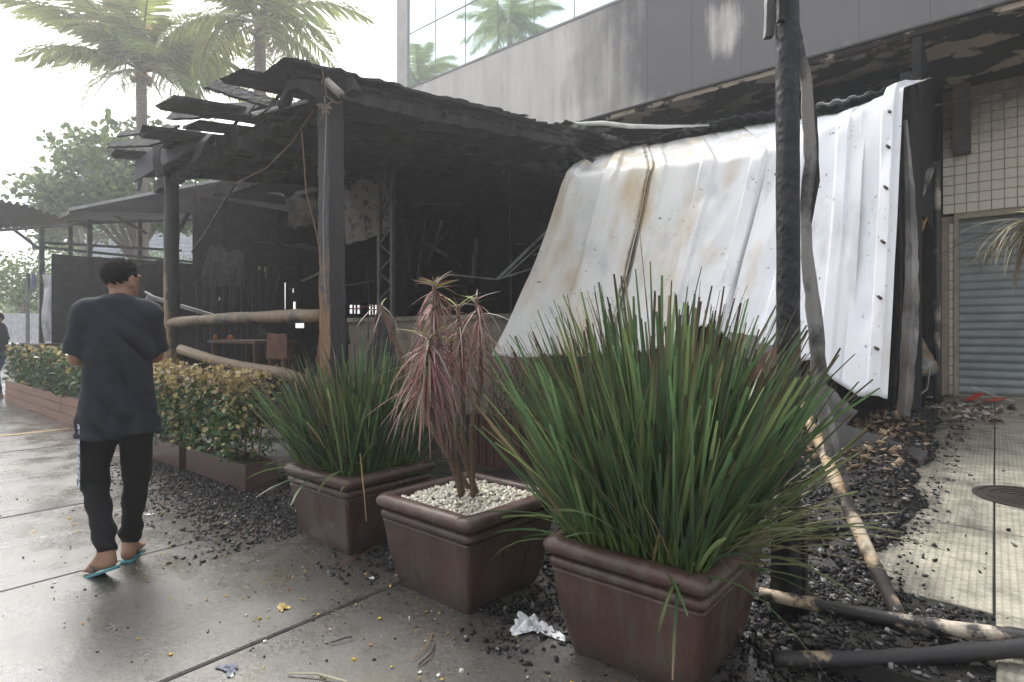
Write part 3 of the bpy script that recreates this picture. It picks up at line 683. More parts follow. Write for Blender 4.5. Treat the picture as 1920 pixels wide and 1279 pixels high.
wire([at(604, 130, 4.8), at(612, 180, 4.8), at(632, 195, 4.8), at(642, 190, 4.8)], .007, M_WIRE, 'reddish wire loop around the lamp holder')
wire([at(366, 340, 7.6), at(372, 380, 7.6), at(390, 396, 7.6), at(405, 386, 7.6), at(410, 345, 7.6)], .007, M_WIRE, 'drooping wire loop under the roof right of the log post')
wire([at(590, 205, 5), at(545, 270, 5.2), at(500, 315, 5.4), at(440, 345, 5.7)], .006, M_WIRE, 'thin rusty wire crossing below the black roof planks')
wire([at(690, 500, 6), at(692, 560, 6), at(690, 640, 6)], .006, M_BLKW, 'dark wire hanging right of the square post')
tie = MB(); rr = random.Random(5)
for i in range(16):
    a = at(604 + rr.uniform(-5, 12), 208 + rr.uniform(-5, 5), 4.82); b = a + Vector((rr.uniform(-.09, .09), rr.uniform(-.03, .03), rr.uniform(-.05, .05))); tie.tube([a, (a + b) / 2 + Vector((0, 0, .02)), b], .006, 4)
tag(tie.build('frayed_tie', mat('straw', (.33, .27, .2)), None, True), 'frayed straw coloured rope tie near the top of the square post', 'rope')

# ------------------------------------------------------------------ collapsed white metal sheet
def lerp_tab(u, tab):
    us = [t[0] for t in tab]; return np.array([np.interp(u, us, [t[1][k] for t in tab]) for k in range(3)]).T
TOP = [(0, at(1060, 335, 7.63)), (.25, at(1210, 318, 7.25)), (.6, at(1450, 282, 6.65)), (.8, at(1562, 236, 6.25)), (1, at(1695, 170, 5.85))]
BOT = [(0, at(925, 672, 7.5)), (.25, at(1120, 690, 6.8)), (.6, at(1350, 700, 6.1)), (.8, at(1520, 722, 5.7)), (1, at(1664, 748, 5.4))]
BCK = [(0, at(1090, 303, 8.6)), (.25, at(1200, 276, 8.7)), (.6, at(1400, 238, 8.7)), (.8, at(1570, 215, 7.9)), (1, at(1748, 150, 7.1))]
def sheet_mat():
    t = NT('burnt_white_metal'); uv = t.n('ShaderNodeTexCoord').outputs['UV']
    sx = t.n('ShaderNodeSeparateXYZ'); t.l(uv, sx.inputs[0])
    def mp(s):
        m_ = t.n('ShaderNodeMapping'); m_.inputs['Scale'].default_value = s; t.l(uv, m_.inputs['Vector']); return m_.outputs[0]
    tan = t.noise(mp((7, 1.5, 1)), 1.2, 5, .55); grey = t.noise(mp((9, 2.2, 1)), 1.3, 6, .6); cloud = t.noise(mp((4, 3, 1)), 2.2, 6)
    u = sx.outputs[0]; v = sx.outputs[1]
    left = t.n('ShaderNodeMapRange'); left.inputs[1].default_value = .72; left.inputs[2].default_value = .3; t.l(u, left.inputs[0])
    base = t.mix(left.outputs[0], (.86, .87, .91), (.83, .82, .78))
    tf = t.ramp(t.math('ADD', tan, t.math('MULTIPLY', t.math('SUBTRACT', left.outputs[0], .5), .14)), [(.53, 0), (.72, .75)])
    col = t.mix(tf, base, (.58, .43, .2))
    gf = t.ramp(grey, [(.53, 0), (.72, .5)]); col = t.mix(gf, col, (.42, .42, .44))
    # brown burn along the overlap
    du = t.math('ABSOLUTE', t.math('SUBTRACT', u, .262)); bf = t.ramp(t.math('ADD', t.math('MULTIPLY', du, 40), t.math('MULTIPLY', cloud, .8)), [(.42, .9), (.72, 0)])
    col = t.mix(bf, col, (.13, .09, .055))
    sp_ = t.noise(mp((60, 34, 1)), 1.0, 3, .7); cl2 = t.ramp(cloud, [(.5, 0), (.62, 1)])
    sf = t.math('MULTIPLY', t.ramp(sp_, [(.62, 0), (.67, 1)]), cl2); col = t.mix(sf, col, (.07, .065, .065))
    # soot towards the building (v > 1 is the part folded back)
    so = t.n('ShaderNodeMapRange'); so.inputs[1].default_value = 1.5; so.inputs[2].default_value = 2.15; t.l(v, so.inputs[0])
    s2 = t.ramp(t.math('ADD', so.outputs[0], t.math('MULTIPLY', t.math('SUBTRACT', t.noise(mp((26, 1.2, 1)), 1.0, 5), .5), .9)), [(.3, 0), (.75, 1)])
    col = t.mix(s2, col, (.05, .048, .048))
    t.set(col, t.ramp(grey, [(.4, .42), (.7, .7)]), .4); t.bump(cloud, .12, .03); return t.m
M_SHEET = sheet_mat()
def rib(u, n=7.4):
    ph = (u * n) % 1.0
    w_ = np.clip(np.minimum(ph / .14, (1 - ph) / .14), 0, 1); w2 = np.clip((np.abs(ph - .5) - .33) / .10, 0, 1)
    return (1 - w2) * .0 + np.where(ph < .34, np.clip(np.minimum(ph / .06, (.34 - ph) / .06), 0, 1), 0)
def sheet(u0, u1, nu, nv, off, seed):
    U, V = np.meshgrid(np.linspace(u0, u1, nu), np.linspace(0, 2, nv), indexing='ij')
    uu = U.ravel(); vv = V.ravel()
    T_, B_, K_ = lerp_tab(uu, TOP), lerp_tab(uu, BOT), lerp_tab(uu, BCK)
    # lower part: v 0 (bottom) .. 1 (fold); upper part 1 .. 2
    lowf = np.clip(vv, 0, 1)[:, None]; upf = np.clip(vv - 1, 0, 1)[:, None]
    # ragged bottom: torn higher in the middle
    cut = np.interp(uu, [0, .45, .52, .58, .64, .70, .74, .80, .86, .93, 1.0], [0, .10, .20, .17, .09, .13, .06, .09, .03, -.01, .0])[:, None]
    lowf = cut * (1 - lowf) + lowf
    P = B_ + (T_ - B_) * lowf + (K_ - T_) * upf
    nrm = np.array([-.10, -.93, .36]); nrm2 = np.array([0, -.35, .93])
    f = np.clip((vv - .93) / .14, 0, 1)[:, None]; N_ = nrm * (1 - f) + nrm2 * f
    # straight stiff ribs, creases and a few dents
    uw = uu + .004 * np.sin(vv * 2.1 + seed) + .03 * (1 - np.clip(vv, 0, 1)) * (uu - .5) * .2
    d = rib(uw) * .062 * (.85 + .3 * np.sin(uu * 9 + seed)) * (1 - .45 * np.exp(-((vv - 1) / .03) ** 2)) * np.clip((2 - vv) * 1.6, 0, 1)
    cr = np.abs(((uu * 2.6 + vv * .55 + seed * .37) % 1) - .5) * .11 + np.abs(((uu * 4.3 - vv * .9 + seed * .21) % 1) - .5) * .06
    d += (cr - .05) * np.clip(1.2 - np.abs(vv - .5), 0, 1)
    dent = sum(-.028 * np.exp(-(((uu - cu) / su) ** 2 + ((vv - cv) / sv_) ** 2)) for cu, cv, su, sv_ in ((.12, .55, .02, .10), (.45, .8, .03, .05), (.68, .35, .03, .09), (.74, .72, .02, .06), (.85, .5, .02, .12), (.93, .25, .02, .05), (.35, .3, .025, .07)))
    d += dent + .006 * np.sin(uu * 57 - vv * 17 + 1) * np.clip(np.sin(uu * 11 + vv * 5), 0, 1)
    d -= .07 * np.sin(np.clip(vv, 0, 1) * np.pi) * (1 - uu * .5)
    d += .012 * np.exp(-((vv - 1.0) / .03) ** 2) * np.sin(uu * 61 + seed)
    d += off
    # right border bends round
    P = P + N_ * d[:, None]
    iv = np.arange(nu * nv).reshape(nu, nv)
    F = np.stack([iv[:-1, :-1], iv[1:, :-1], iv[1:, 1:], iv[:-1, 1:]], -1).reshape(-1, 4)
    k = nu * nv; P2 = P - N_ * .006
    F2 = F[:, ::-1] + k
    def strip(a): return np.stack([a[:-1], a[1:], a[1:] + k, a[:-1] + k], -1)
    S = np.concatenate([strip(iv[:, 0])[:, ::-1], strip(iv[:, -1]), strip(iv[0, :]), strip(iv[-1, :])[:, ::-1]])
    uvs = np.stack([uu, vv], -1)
    return np.concatenate([P, P2]), np.concatenate([F, F2, S]), np.concatenate([uvs, uvs])
wsht = thing('collapsed_metal_sheet', (-3, 6.3, .9), 'large white corrugated metal roofing fallen in a leaning sheet, stained with heat', 'metal sheet')
for i, (a, b, o_) in enumerate([(0, .275, .03), (.255, .60, .0), (.59, .90, .02), (.885, 1.0, .035)]):
    v, f, uv = sheet(a, b, int(560 * (b - a)) + 8, 110, o_, i * 1.7)
    np_obj('panel', v, f, M_SHEET, wsht, None, True, uv)
M_SCREW = mat('rust_screw', (.08, .06, .05))
for v_ in (.14, .30, .48, .66, .80, .92):
    for u_ in (.975,):
        p = lerp_tab(np.array([u_]), BOT)[0] * (1 - v_) + lerp_tab(np.array([u_]), TOP)[0] * v_ + np.array([-.10, -.93, .36]) * (.035 + .03)
        mb = MB(); mb.tube([Vector(p), Vector(p) + Vector((-.02, -.05, .02))], .014, 7); mb.build('screw', M_SCREW, wsht)

# folded-under grey sheet pieces below it
M_UNDER = patchy('sooted_underside', (.16, .155, .15), (.05, .046, .044), 4, .42, .62, .6)
for i, (a, b, wd, lab) in enumerate([((1505, 715, 5.7), (1590, 800, 5.5), .34, 'grey torn metal flap curling under the white sheet'), ((1375, 640, 6.0), (1450, 660, 5.9), .3, 'dark torn metal flap behind the tall grass tips')]):
    mb = MB(); mb.board(at(*a), at(*b), wd, .012, 150 + i, 10, .25, (-.3, -.8, .5), warp=.04); tag(mb.build('metal_flap', M_UNDER), lab, 'metal flap')
M_RUST = mat('rust_brown', (.14, .05, .03), (.06, .03, .02))
for i, (a, b, wd) in enumerate([((1372, 668, 5.8), (1395, 628, 5.8), .10), ((1400, 700, 5.6), (1470, 660, 5.6), .22)]):
    mb = MB(); mb.board(at(*a), at(*b), wd, .05, 160 + i, 6, .4, (.2, -.9, .2)); tag(mb.build('brick_lump', M_RUST), ['small pointed rust red fragment above the grass tips', 'broad rust red lump under the white sheet by the charred post'][i], 'rubble')

# ------------------------------------------------------------------ right charred post and hanging strips
ap = on_y(1480, 626, 2.87)
cp = thing('charred_post', (ap.x, 2.87, 0), 'tall black charred round post in front of the white sheet', 'post')
M_PCHAR = char_mat('blistered_char', (.02, .02, .022), (.045, .044, .047), .38, 30, (1, 1, .8), .55)
mb = MB(); mb.tube([(ap.x + .0008 * math.sin(i * 1.1) - .0003 * i, 2.87, .01 + i * .09) for i in range(41)], [.051 + .0008 * math.sin(i * 2.3) for i in range(41)], 16, .008, seed=12)
mb.build('shaft', M_PCHAR, cp, True)
mb = MB(); mb.board(at(1448, -60, 2.72), at(1441, 72, 2.72), .05, .035, 171, 8, .3, (.6, -.7, 0)); mb.build('board_stub', M_LTMET, cp)
mb = MB(); mb.board(at(1464, -60, 2.62), at(1464, 40, 2.63), .035, .03, 172, 8, .3, (.6, -.7, 0)); mb.build('board_stub', M_CHAR, cp)
M_ASHSTRIP = patchy('ash_coated_strip', (.26, .25, .24), (.06, .058, .058), 5, .46, .6, .7, (1, 1, .5))
st = thing('hanging_metal_strip', at(1600, 960, 3.2), 'long twisted ash grey strip hanging beside the charred post', 'strip')
def ribbon(name, pts, wds, m, par, th=.012, face=(.45, -.85, 0), seed=0):
    r__ = random.Random(seed); vs = []; fs = []; pts = [Vector(p) for p in pts]; P_ = []; W_ = []
    for i in range(len(pts) - 1):
        for t in np.linspace(0, 1, 7)[:-1]: P_.append(pts[i].lerp(pts[i + 1], t)); W_.append(wds[i] * (1 - t) + wds[i + 1] * t)
    P_.append(pts[-1]); W_.append(wds[-1]); fc = Vector(face).normalized()
    for i, p in enumerate(P_):
        d = (P_[min(i + 1, len(P_) - 1)] - P_[max(i - 1, 0)]).normalized(); s_ = d.cross(fc).normalized(); n = s_.cross(d)
        a = W_[i] / 2 * (1 + .25 * (r__.random() - .5)); b = W_[i] / 2 * (1 + .25 * (r__.random() - .5)); c = .25 * W_[i]
        for q in (p - s_ * a, p + n * c * .6, p + s_ * b): vs.append(q)
        for q in (p - s_ * a, p + n * c * .6, p + s_ * b): vs.append(q - n * th)
    for i in range(len(P_) - 1):
        a = i * 6; b = a + 6
        for x_, y_ in ((0, 1), (1, 2), (2, 5), (5, 4), (4, 3), (3, 0)): fs.append((a + x_, a + y_, b + y_, b + x_))
    fs.append((0, 1, 4, 3)); fs.append((1, 2, 5, 4))
    mb = MB(); mb.add(vs, fs); return mb.build(name, m, par)
ribbon('strip', [at(1490, 30, 2.85), at(1512, 150, 2.9), at(1520, 300, 2.95), at(1510, 400, 3.0), at(1514, 480, 3.0), at(1530, 620, 3.02), at(1541, 760, 3.05), at(1572, 880, 3.1), at(1604, 985, 3.2)],
       [.03, .05, .06, .05, .055, .075, .07, .075, .02], M_ASHSTRIP, st, seed=3)
ribbon('torn_edge', [at(1505, 90, 2.98), at(1527, 220, 3.0), at(1530, 340, 3.03), at(1518, 430, 3.05)], [.01, .03, .035, .01], M_CHAR, st, seed=4)

# steel frame post at the sheet's right border, gutter pipe, hall side wall
fp = thing('bent_frame_post', gnd(1695, 838, .05), 'bowed rusty grey steel channel standing at the border of the white sheet', 'post')
M_GALV = patchy('scorched_steel', (.30, .29, .28), (.09, .082, .078), 5, .44, .6, .38, (1, 1, .35), c3=(.17, .14, .12))
pts = [at(1698, 225, 6.0), at(1706, 350, 6.0), at(1710, 480, 5.95), at(1708, 600, 5.9), at(1698, 730, 5.85), at(1690, 840, 5.85)]
ribbon('channel', pts, [.03, .08, .11, .14, .13, .11], M_GALV, fp, .03, (.2, -.95, 0), 6)
ribbon('inner_flange', [p + Vector((-.10, .10, 0)) for p in pts], [.03, .04, .05, .06, .06, .05], M_CHAR, fp, .03, (.9, -.2, 0), 7)
M_CHARPIPE = patchy('sooted_pipe', (.42, .36, .28), (.04, .04, .042), 2.2, .36, .46, .45, (1, 1, .7))
gp = MB(); q0 = on_x(1757, 626, -.62)
gp.tube([(q0.x, q0.y, z) for z in np.linspace(.34, 3.75, 20)], .045, 10, .03)
tag(gp.build('downpipe', M_CHARPIPE, None, True), 'scorched vertical downpipe at the corner of the tiled wall', 'pipe')
sw = thing('hall_side_wall', (-.75, 9.5, .1), 'black burnt side wall of the hall beside the tiled passage', 'wall')
holesr = []
panel_wall(-.78, 7.9, 9.14, .05, lambda y: 4.3, [], sw, M_BLACK, wd=.62, th=.1)
panel_wall(-.78, 9.16, YW - .02, .05, lambda y: SOF - .12, [(9.3, 11.0, .1, 2.9)], sw, M_BLACK, wd=.81, th=.1)
mb = MB(); mb.board(at(1745, 320, 8), at(1716, 385, 7.6), .09, .06, 180, 8, .3); tag(mb.build('burnt_timber', M_ASHSTRIP), 'short ashy timber wedged between the frame post and the downpipe', 'timber')
mb = MB(); mb.board(at(1735, 410, 8), at(1717, 458, 7.8), .05, .03, 181, 6, .3); tag(mb.build('split_lath', mat('raw_pine', (.5, .28, .09))), 'splintered orange wood lath behind the frame post', 'lath')
# roll of insulation / pale panel low behind the frame post
mb = MB(); mb.board(at(1712, 640, 8.2), at(1738, 690, 7.9), .26, .03, 183, 6, .1, (.2, -.9, .3)); tag(mb.build('scorched_board', mat('scorched_panel_tan', (.33, .25, .16), (.1, .08, .06))), 'small tan scorched panel leaning behind the frame post', 'panel')
mb = MB(); mb.tube([at(1705, 690, 8.0), at(1745, 688, 8.0)], .13, 10, .05); tag(mb.build('bent_duct', mat('grey_sheet_metal', (.3, .3, .3), (.12, .12, .12), rough=.4)), 'round grey duct end lying behind the frame post', 'duct')
wire([at(1709, 690, 7.5), at(1712, 735, 7.5), at(1722, 742, 7.5), at(1738, 730, 7.5), at(1744, 690, 7.5)], .012, M_WIRE2, 'pale cable loop dangling behind the frame post')

# ------------------------------------------------------------------ bamboo poles, fallen timbers
M_BAM = patchy('scorched_bamboo', (.56, .42, .27), (.03, .027, .027), 5.0, .42, .49, .45, c3=(.52, .45, .36))
M_BAM2 = patchy('black_bamboo', (.5, .38, .24), (.028, .026, .027), 4.0, .38, .46, .45)
M_BAM3 = patchy('peeling_bamboo', (.58, .50, .38), (.04, .033, .03), 4.2, .47, .56, .5, (1, 1, .7), c3=(.45, .25, .09))
def pole(p0, p1, r0, r1, m, lab, seed):
    p0 = Vector(p0); p1 = Vector(p1); n = 30; pts = []; rad = []
    for i in range(n + 1):
        t = i / n; pts.append(p0.lerp(p1, t) + Vector((0, 0, .012 * math.sin(t * 5 + seed)))); rad.append((r0 * (1 - t) + r1 * t) * (1.12 if i % 6 == 0 else 1))
    mb = MB(); mb.tube(pts, rad, 14, .03, seed=seed); return tag(mb.build('bamboo_pole', m, None, True), lab, 'pole', 'scorched bamboo poles')
pole(at(1496, 748, 3.45), gnd(1702, 1188, .05), .028, .031, M_BAM3, 'leaning pole peeling white and brown beside the hanging strip', 1)
pole(gnd(1425, 1118, .10), gnd(2050, 1216, .20), .028, .032, M_BAM, 'upper of the two scorched poles lying on the ground, with pale rings', 2)
pole(gnd(1450, 1236, .07), gnd(2050, 1214, .19), .029, .032, M_BAM2, 'lower, blacker of the two scorched poles lying on the ground', 3)
pole(gnd(1640, 1010, .06), gnd(1672, 918, .10), .03, .025, M_BAM3, 'thin broken pole stub pointing into the charcoal heap', 4)
pole(gnd(1680, 1172, .04), gnd(1716, 1275, .04), .02, .022, M_BAM3, 'short pole end crossing under the two lying poles', 5)
M_BOARD = mat('weathered_board', (.085, .082, .08), (.05, .048, .048), rough=.7, scale=4, bump=.3)
for i, (a, b, wd, th, lab) in enumerate([((1535, 805, 5.1), (1722, 868, 4.9), .24, .07, 'wide dark grey board fallen across the rubble by the frame post'),
        ((1500, 1010, 3.5), (1660, 885, 4.7), .18, .10, 'dark brown floor beam running back beside the leaning pole'),
        ((1500, 980, 3.3), (1600, 1010, 3.5), .12, .08, 'short brown beam end behind the tall grass'),
        ((1560, 1150, 2.95), (1578, 1195, 2.7), .07, .06, 'small dark stub under the upper lying pole')]):
    mb = MB(); mb.board(at(*a), at(*b), wd, th, 190 + i, 12, .08, (.3, -.8, .6) if i == 0 else (0, 0, 1)); tag(mb.build('fallen_board', M_BOARD if i == 0 else mat('brown_beam_%d' % i, (.045, .03, .025), (.025, .02, .02))), lab, 'board')
for i, (xa, xb) in enumerate([(1448, 1470), (1478, 1512)]):
    a = gnd(xa, 1150, .02); b = gnd(xb, 1150, .02); mb = MB(); mb.board((a + b) / 2, (a + b) / 2 + Vector((0, 0, .42 + .06 * i)), (b - a).length, .06, 197 + i, 8, .15, (0, -1, 0))
    tag(mb.build('charred_stake', M_CHAR), ['narrow charred stake next to the front grass pot', 'broad charred stake at the foot of the round post'][i], 'stake')

# ------------------------------------------------------------------ manhole
mh = thing('manhole_cover', gnd(1926, 936, pav_z(5.3)), 'round dark iron manhole cover in the tactile pavement', 'manhole cover')
c = Vector(mh.location); zc = pav_z(c.y) + .004
M_IRON = mat('worn_iron', (.06, .05, .045), (.035, .03, .028), rough=.5, metal=.3)
def ring(r0, r1, z0, z1, n=40):
    mb = MB(); vs = []; fs = []
    for i in range(n):
        t = 2 * math.pi * i / n
        for r, z in ((r0, z0), (r0, z1), (r1, z1), (r1, z0)): vs.append((c.x + r * math.cos(t), c.y + r * math.sin(t), z + (r * math.sin(t)) * .026))
    for i in range(n):
        a = i * 4; b = ((i + 1) % n) * 4
        for j in range(3): fs.append((a + j, b + j, b + j + 1, a + j + 1))
    mb.add(vs, fs); return mb
ring(.0, .262, zc, zc + .004).build('lid', M_IRON, mh)
for k in range(4): ring(.05 + .05 * k, .07 + .05 * k, zc + .003, zc + .009).build('raised_ring', M_IRON, mh)
ring(.268, .30, zc, zc + .008).build('frame', M_IRON, mh)

# ------------------------------------------------------------------ litter near the shutter
for i, (a, b, wd, m_, lab) in enumerate([((1822, 727, 8.6), (1908, 752, 8.4), .05, M_PALEEDGE, 'white metal bar leaning at the foot of the shutter'),
        ((1808, 750, 8.3), (1838, 738, 8.5), .13, mat('red_plastic', (.55, .06, .03)), 'flat red plastic scrap left in front of the shutter'),
        ((1846, 752, 8.3), (1876, 745, 8.4), .13, mat('orange_plastic', (.6, .13, .04)), 'crumpled orange plastic scrap under the white bar'),
        ((1853, 766, 8.1), (1874, 772, 8.1), .12, mat('white_card', (.6, .6, .58)), 'small white card lying in front of the shutter'),
        ((1756, 775, 7.8), (1778, 782, 7.8), .12, mat('blue_bag', (.2, .28, .5)), 'bluish plastic scrap by the foot of the downpipe')]):
    mb = MB(); mb.board(at(*a), at(*b), wd, .02, 210 + i, 7, .4, (0, 0, 1), warp=.02); tag(mb.build(('metal_bar', 'plastic_scrap', 'plastic_scrap', 'card', 'plastic_scrap')[i], m_), lab, ('bar', 'litter', 'litter', 'litter', 'litter')[i])

# ------------------------------------------------------------------ neighbouring kiosk at the far left
M_KROOF = mat('kiosk_roof_brown', (.11, .10, .10), (.06, .055, .055), rough=.7, scale=1.5)
kq = thing('neighbour_kiosk', (-14.5, 3, 0), 'dark neighbouring kiosk with a sloping roof beyond the log post', 'kiosk')
A_ = on_x(130, 396, EW); B_ = on_x(480, 326, EW); B2 = on_x(640, 330, EW)
def slab4(pts, th, name, m, par):
    mb = MB(); v = [Vector(p) for p in pts] + [Vector(p) - Vector((0, 0, th)) for p in pts]
    mb.add(v, [(0, 1, 2, 3), (7, 6, 5, 4), (0, 4, 5, 1), (1, 5, 6, 2), (2, 6, 7, 3), (3, 7, 4, 0)]); return mb.build(name, m, par)
D_ = at(100, 414, 15.5); C_ = at(600, 408, 17.5)
slab4([A_, B_, C_, D_], .05, 'roof', M_KROOF, kq)
slab4([B_ + Vector((0, .01, 0)), B2, B2 + Vector((-3.5, 0, 0)), C_ + Vector((0, .02, 0))], .05, 'roof', M_KROOF, kq)
mb = MB(); mb.bar(A_ + Vector((.02, 0, .03)), B_ + Vector((.02, 0, .03)), .05, .05); mb.build('pale_verge', mat('pale_verge', (.55, .55, .55)), kq)
n = 14
for i, (px_, y0, y1, d) in enumerate([(78, 425, 680, 11.2), (168, 412, 640, 11.6), (132, 415, 445, 14.5), (262, 412, 560, 13.5)]):
    a = at(px_, y0, d); mb = MB(); mb.box(a.x - .04, a.x + .04, a.y - .04, a.y + .04, 0 if i < 2 else 2.2, a.z); mb.build('post', M_STEEL, kq)
for a, b in [((60, 462, 11.2), (365, 492, 13.2)), ((0, 432, 11.2), (180, 418, 11.6)), ((80, 455, 11.3), (340, 470, 13.4)), ((25, 430, 11.2), (78, 470, 11.3)), ((150, 415, 11.6), (168, 432, 11.6)), ((215, 405, 12), (275, 438, 12.6)), ((180, 418, 11.6), (365, 412, 14))]:
    mb = MB(); mb.bar(at(*a), at(*b), .05, .05); mb.build('brace', M_STEEL, kq)
ws = thing('scalloped_awning', at(60, 425, 12.0), 'dark corrugated awning at the far left edge of the kiosk', 'awning')
v = []; f = []; n = 40
for j in range(5):
    for i in range(n + 1):
        t = i / n; e0 = at(-160 + 285 * t, 372 + 40 * max(0, (t - .45) / .55) ** 1.6, 11.6); e1 = at(-160 + 290 * t, 440 - 18 * t, 15.0)
        p = e0.lerp(e1, j / 4); v.append((p.x, p.y, p.z + .035 * (1 if i % 2 else -1)))
for j in range(4):
    for i in range(n): f.append((j * (n + 1) + i, j * (n + 1) + i + 1, (j + 1) * (n + 1) + i + 1, (j + 1) * (n + 1) + i))
np_obj('sheet', v, f, M_KROOF, ws)
# white curtain strip
cv = []; cf = []; nz = 14; nx = 10
for i in range(nx + 1):
    for j in range(nz + 1):
        a = at(82 + 20 * i / nx + 3 * math.sin(j * .5), 515 + (640 - 515) * j / nz, 10.6); cv.append((a.x + .03 * math.sin(i * 2.1 + j * .3), a.y + .05 * math.cos(i * 1.7), a.z))
for i in range(nx):
    for j in range(nz): q = i * (nz + 1) + j; cf.append((q, q + 1, q + nz + 2, q + nz + 1))
tag(np_obj('curtain', cv, cf, mat('white_tarp', (.72, .72, .74), bump=.05), None, None, True), 'white plastic curtain hanging at the front end of the black hoarding', 'curtain')
kt = thing('terrace_table', at(105, 700, 10.2), 'small brown terrace table behind the far planter', 'table')
tt = at(105, 645, 10.2)
mb = MB(); mb.box(tt.x - .6, tt.x + .5, tt.y - .3, tt.y + .4, tt.z - .03, tt.z + .01); mb.build('table_top', M_TAB, kt)
for dx in (-.3, .25): mb = MB(); mb.bar((tt.x + dx, tt.y, .0), (tt.x + dx * 1.3, tt.y, tt.z - .03), .05, .05); mb.build('leg', M_STEEL, kt)

# ------------------------------------------------------------------ brown pots
def pot_mat():
    t = NT('brown_glazed_pot'); v = t.coord('World'); n = t.noise(v, 4, 6); n2 = t.noise(v, 120, 3); dr = t.noise(t.coord('World', (5, 5, .8)), 3, 5)
    col = t.mix(t.ramp(n, [(.35, 0), (.7, 1)]), (.088, .046, .036), (.054, .030, .025))
    col = t.mix(t.ramp(dr, [(.46, 0), (.66, .85)]), col, (.105, .082, .064))
    sp_ = t.n('ShaderNodeSeparateXYZ'); t.l(v, sp_.inputs[0]); lowm = t.n('ShaderNodeMapRange'); lowm.inputs[1].default_value = .16; lowm.inputs[2].default_value = .0; t.l(sp_.outputs[2], lowm.inputs[0])
    splash = t.ramp(t.math('ADD', t.math('MULTIPLY', lowm.outputs[0], .5), t.math('MULTIPLY', t.noise(v, 14, 5), .6)), [(.5, 0), (.75, .7)])
    col = t.mix(splash, col, (.035, .028, .024))
    sk = t.ramp(n2, [(.66, 0), (.70, 1)]); col = t.mix(t.math('MULTIPLY', sk, .5), col, (.30, .26, .22))
    scr = t.ramp(t.noise(t.coord('World', (3, 3, 40)), 3, 3, .7), [(.66, 0), (.70, 1)]); col = t.mix(t.math('MULTIPLY', scr, .25), col, (.2, .16, .13))
    t.set(col, t.ramp(t.math('ADD', t.math('MULTIPLY', n, .5), t.math('MULTIPLY', dr, .5)), [(.35, .22), (.65, .55)]), .5); t.bump(t.math('ADD', n2, t.math('MULTIPLY', n, 2)), .3, .006); return t.m
M_POT = pot_mat(); M_SOIL = mat('dark_soil', (.03, .024, .018), (.06, .045, .03), bump=.6, bscale=30)
PH = .49
def sqring(h, z, rc, n=5):
    out = []
    for cx, cy, a0 in ((1, 1, 0), (-1, 1, 90), (-1, -1, 180), (1, -1, 270)):
        for i in range(n):
            a = R(a0 + 90 * i / (n - 1)); out.append((cx * (h - rc) + rc * math.cos(a), cy * (h - rc) + rc * math.sin(a), z))
    return out
def loft_sq(profile, rc=.02, cap_bot=True):
    mb = MB(); vs = []; fs = []; n = 20
    for h, z, r in profile: vs += sqring(h, z, r)
    for i in range(len(profile) - 1):
        for j in range(n): fs.append((i * n + j, i * n + (j + 1) % n, (i + 1) * n + (j + 1) % n, (i + 1) * n + j))
    if cap_bot: fs.append(tuple(range(n))[::-1])
    mb.add(vs, fs); return mb
def roll(hmid, z, r, k=7, rc=.03):
    return [(hmid + r * math.cos(a), z + r * math.sin(a), rc) for a in np.linspace(-math.pi / 2, math.pi / 2, k)]
body_prof = [(.258, 0, .02), (.272, .05, .02), (.288, .12, .02), (.303, .2, .02), (.314, .28, .02), (.322, .335, .02), (.326, .348, .02), (.318, .356, .02), (.296, .358, .02)]
body_me = loft_sq(body_prof).mesh('pot_body')
roll1 = loft_sq([(.29, .352, .03)] + roll(.312, .382, .024) + [(.29, .408, .03)], cap_bot=False).mesh('roll', (0, 0, 0), True)
rim_prof = [(.292, .41, .03)] + roll(.322, .447, .034, 8, .035) + [(.30, .482, .03), (.287, .478, .03), (.283, .46, .03), (.283, .40, .03)]
rim_me = loft_sq(rim_prof, cap_bot=False).mesh('rim', (0, 0, 0), True)
soil_me = MB().add([(-.284, -.284, .415), (.284, -.284, .415), (.284, .284, .415), (-.284, .284, .415)], [(0, 1, 2, 3)]).mesh('soil')
for m_ in (body_me,): pass
POTS = []
for (x, y, rz, lab) in [(-1.09, 2.26, R(0), 'nearest square brown pot, full of tall green grass'), (-2.14, 2.20, R(-1), 'middle square brown pot filled with white pebbles'),
                        (-3.19, 2.26, R(0), 'farthest of the three big square brown pots, full of grass'), (.78, 4.2, R(4), 'square brown pot with a dracaena at the border of the tactile pavement')]:
    zb = 0 if x < 0 else pav_z(y) + .01
    p = thing('square_pot', (x, y, zb), lab, 'pot', 'large square brown pots'); p.rotation_euler = (0, 0, rz); POTS.append(p)
    link('body', body_me, M_POT, p); link('roll', roll1, M_POT, p); link('rim', rim_me, M_POT, p); link('soil', soil_me, M_SOIL, p)

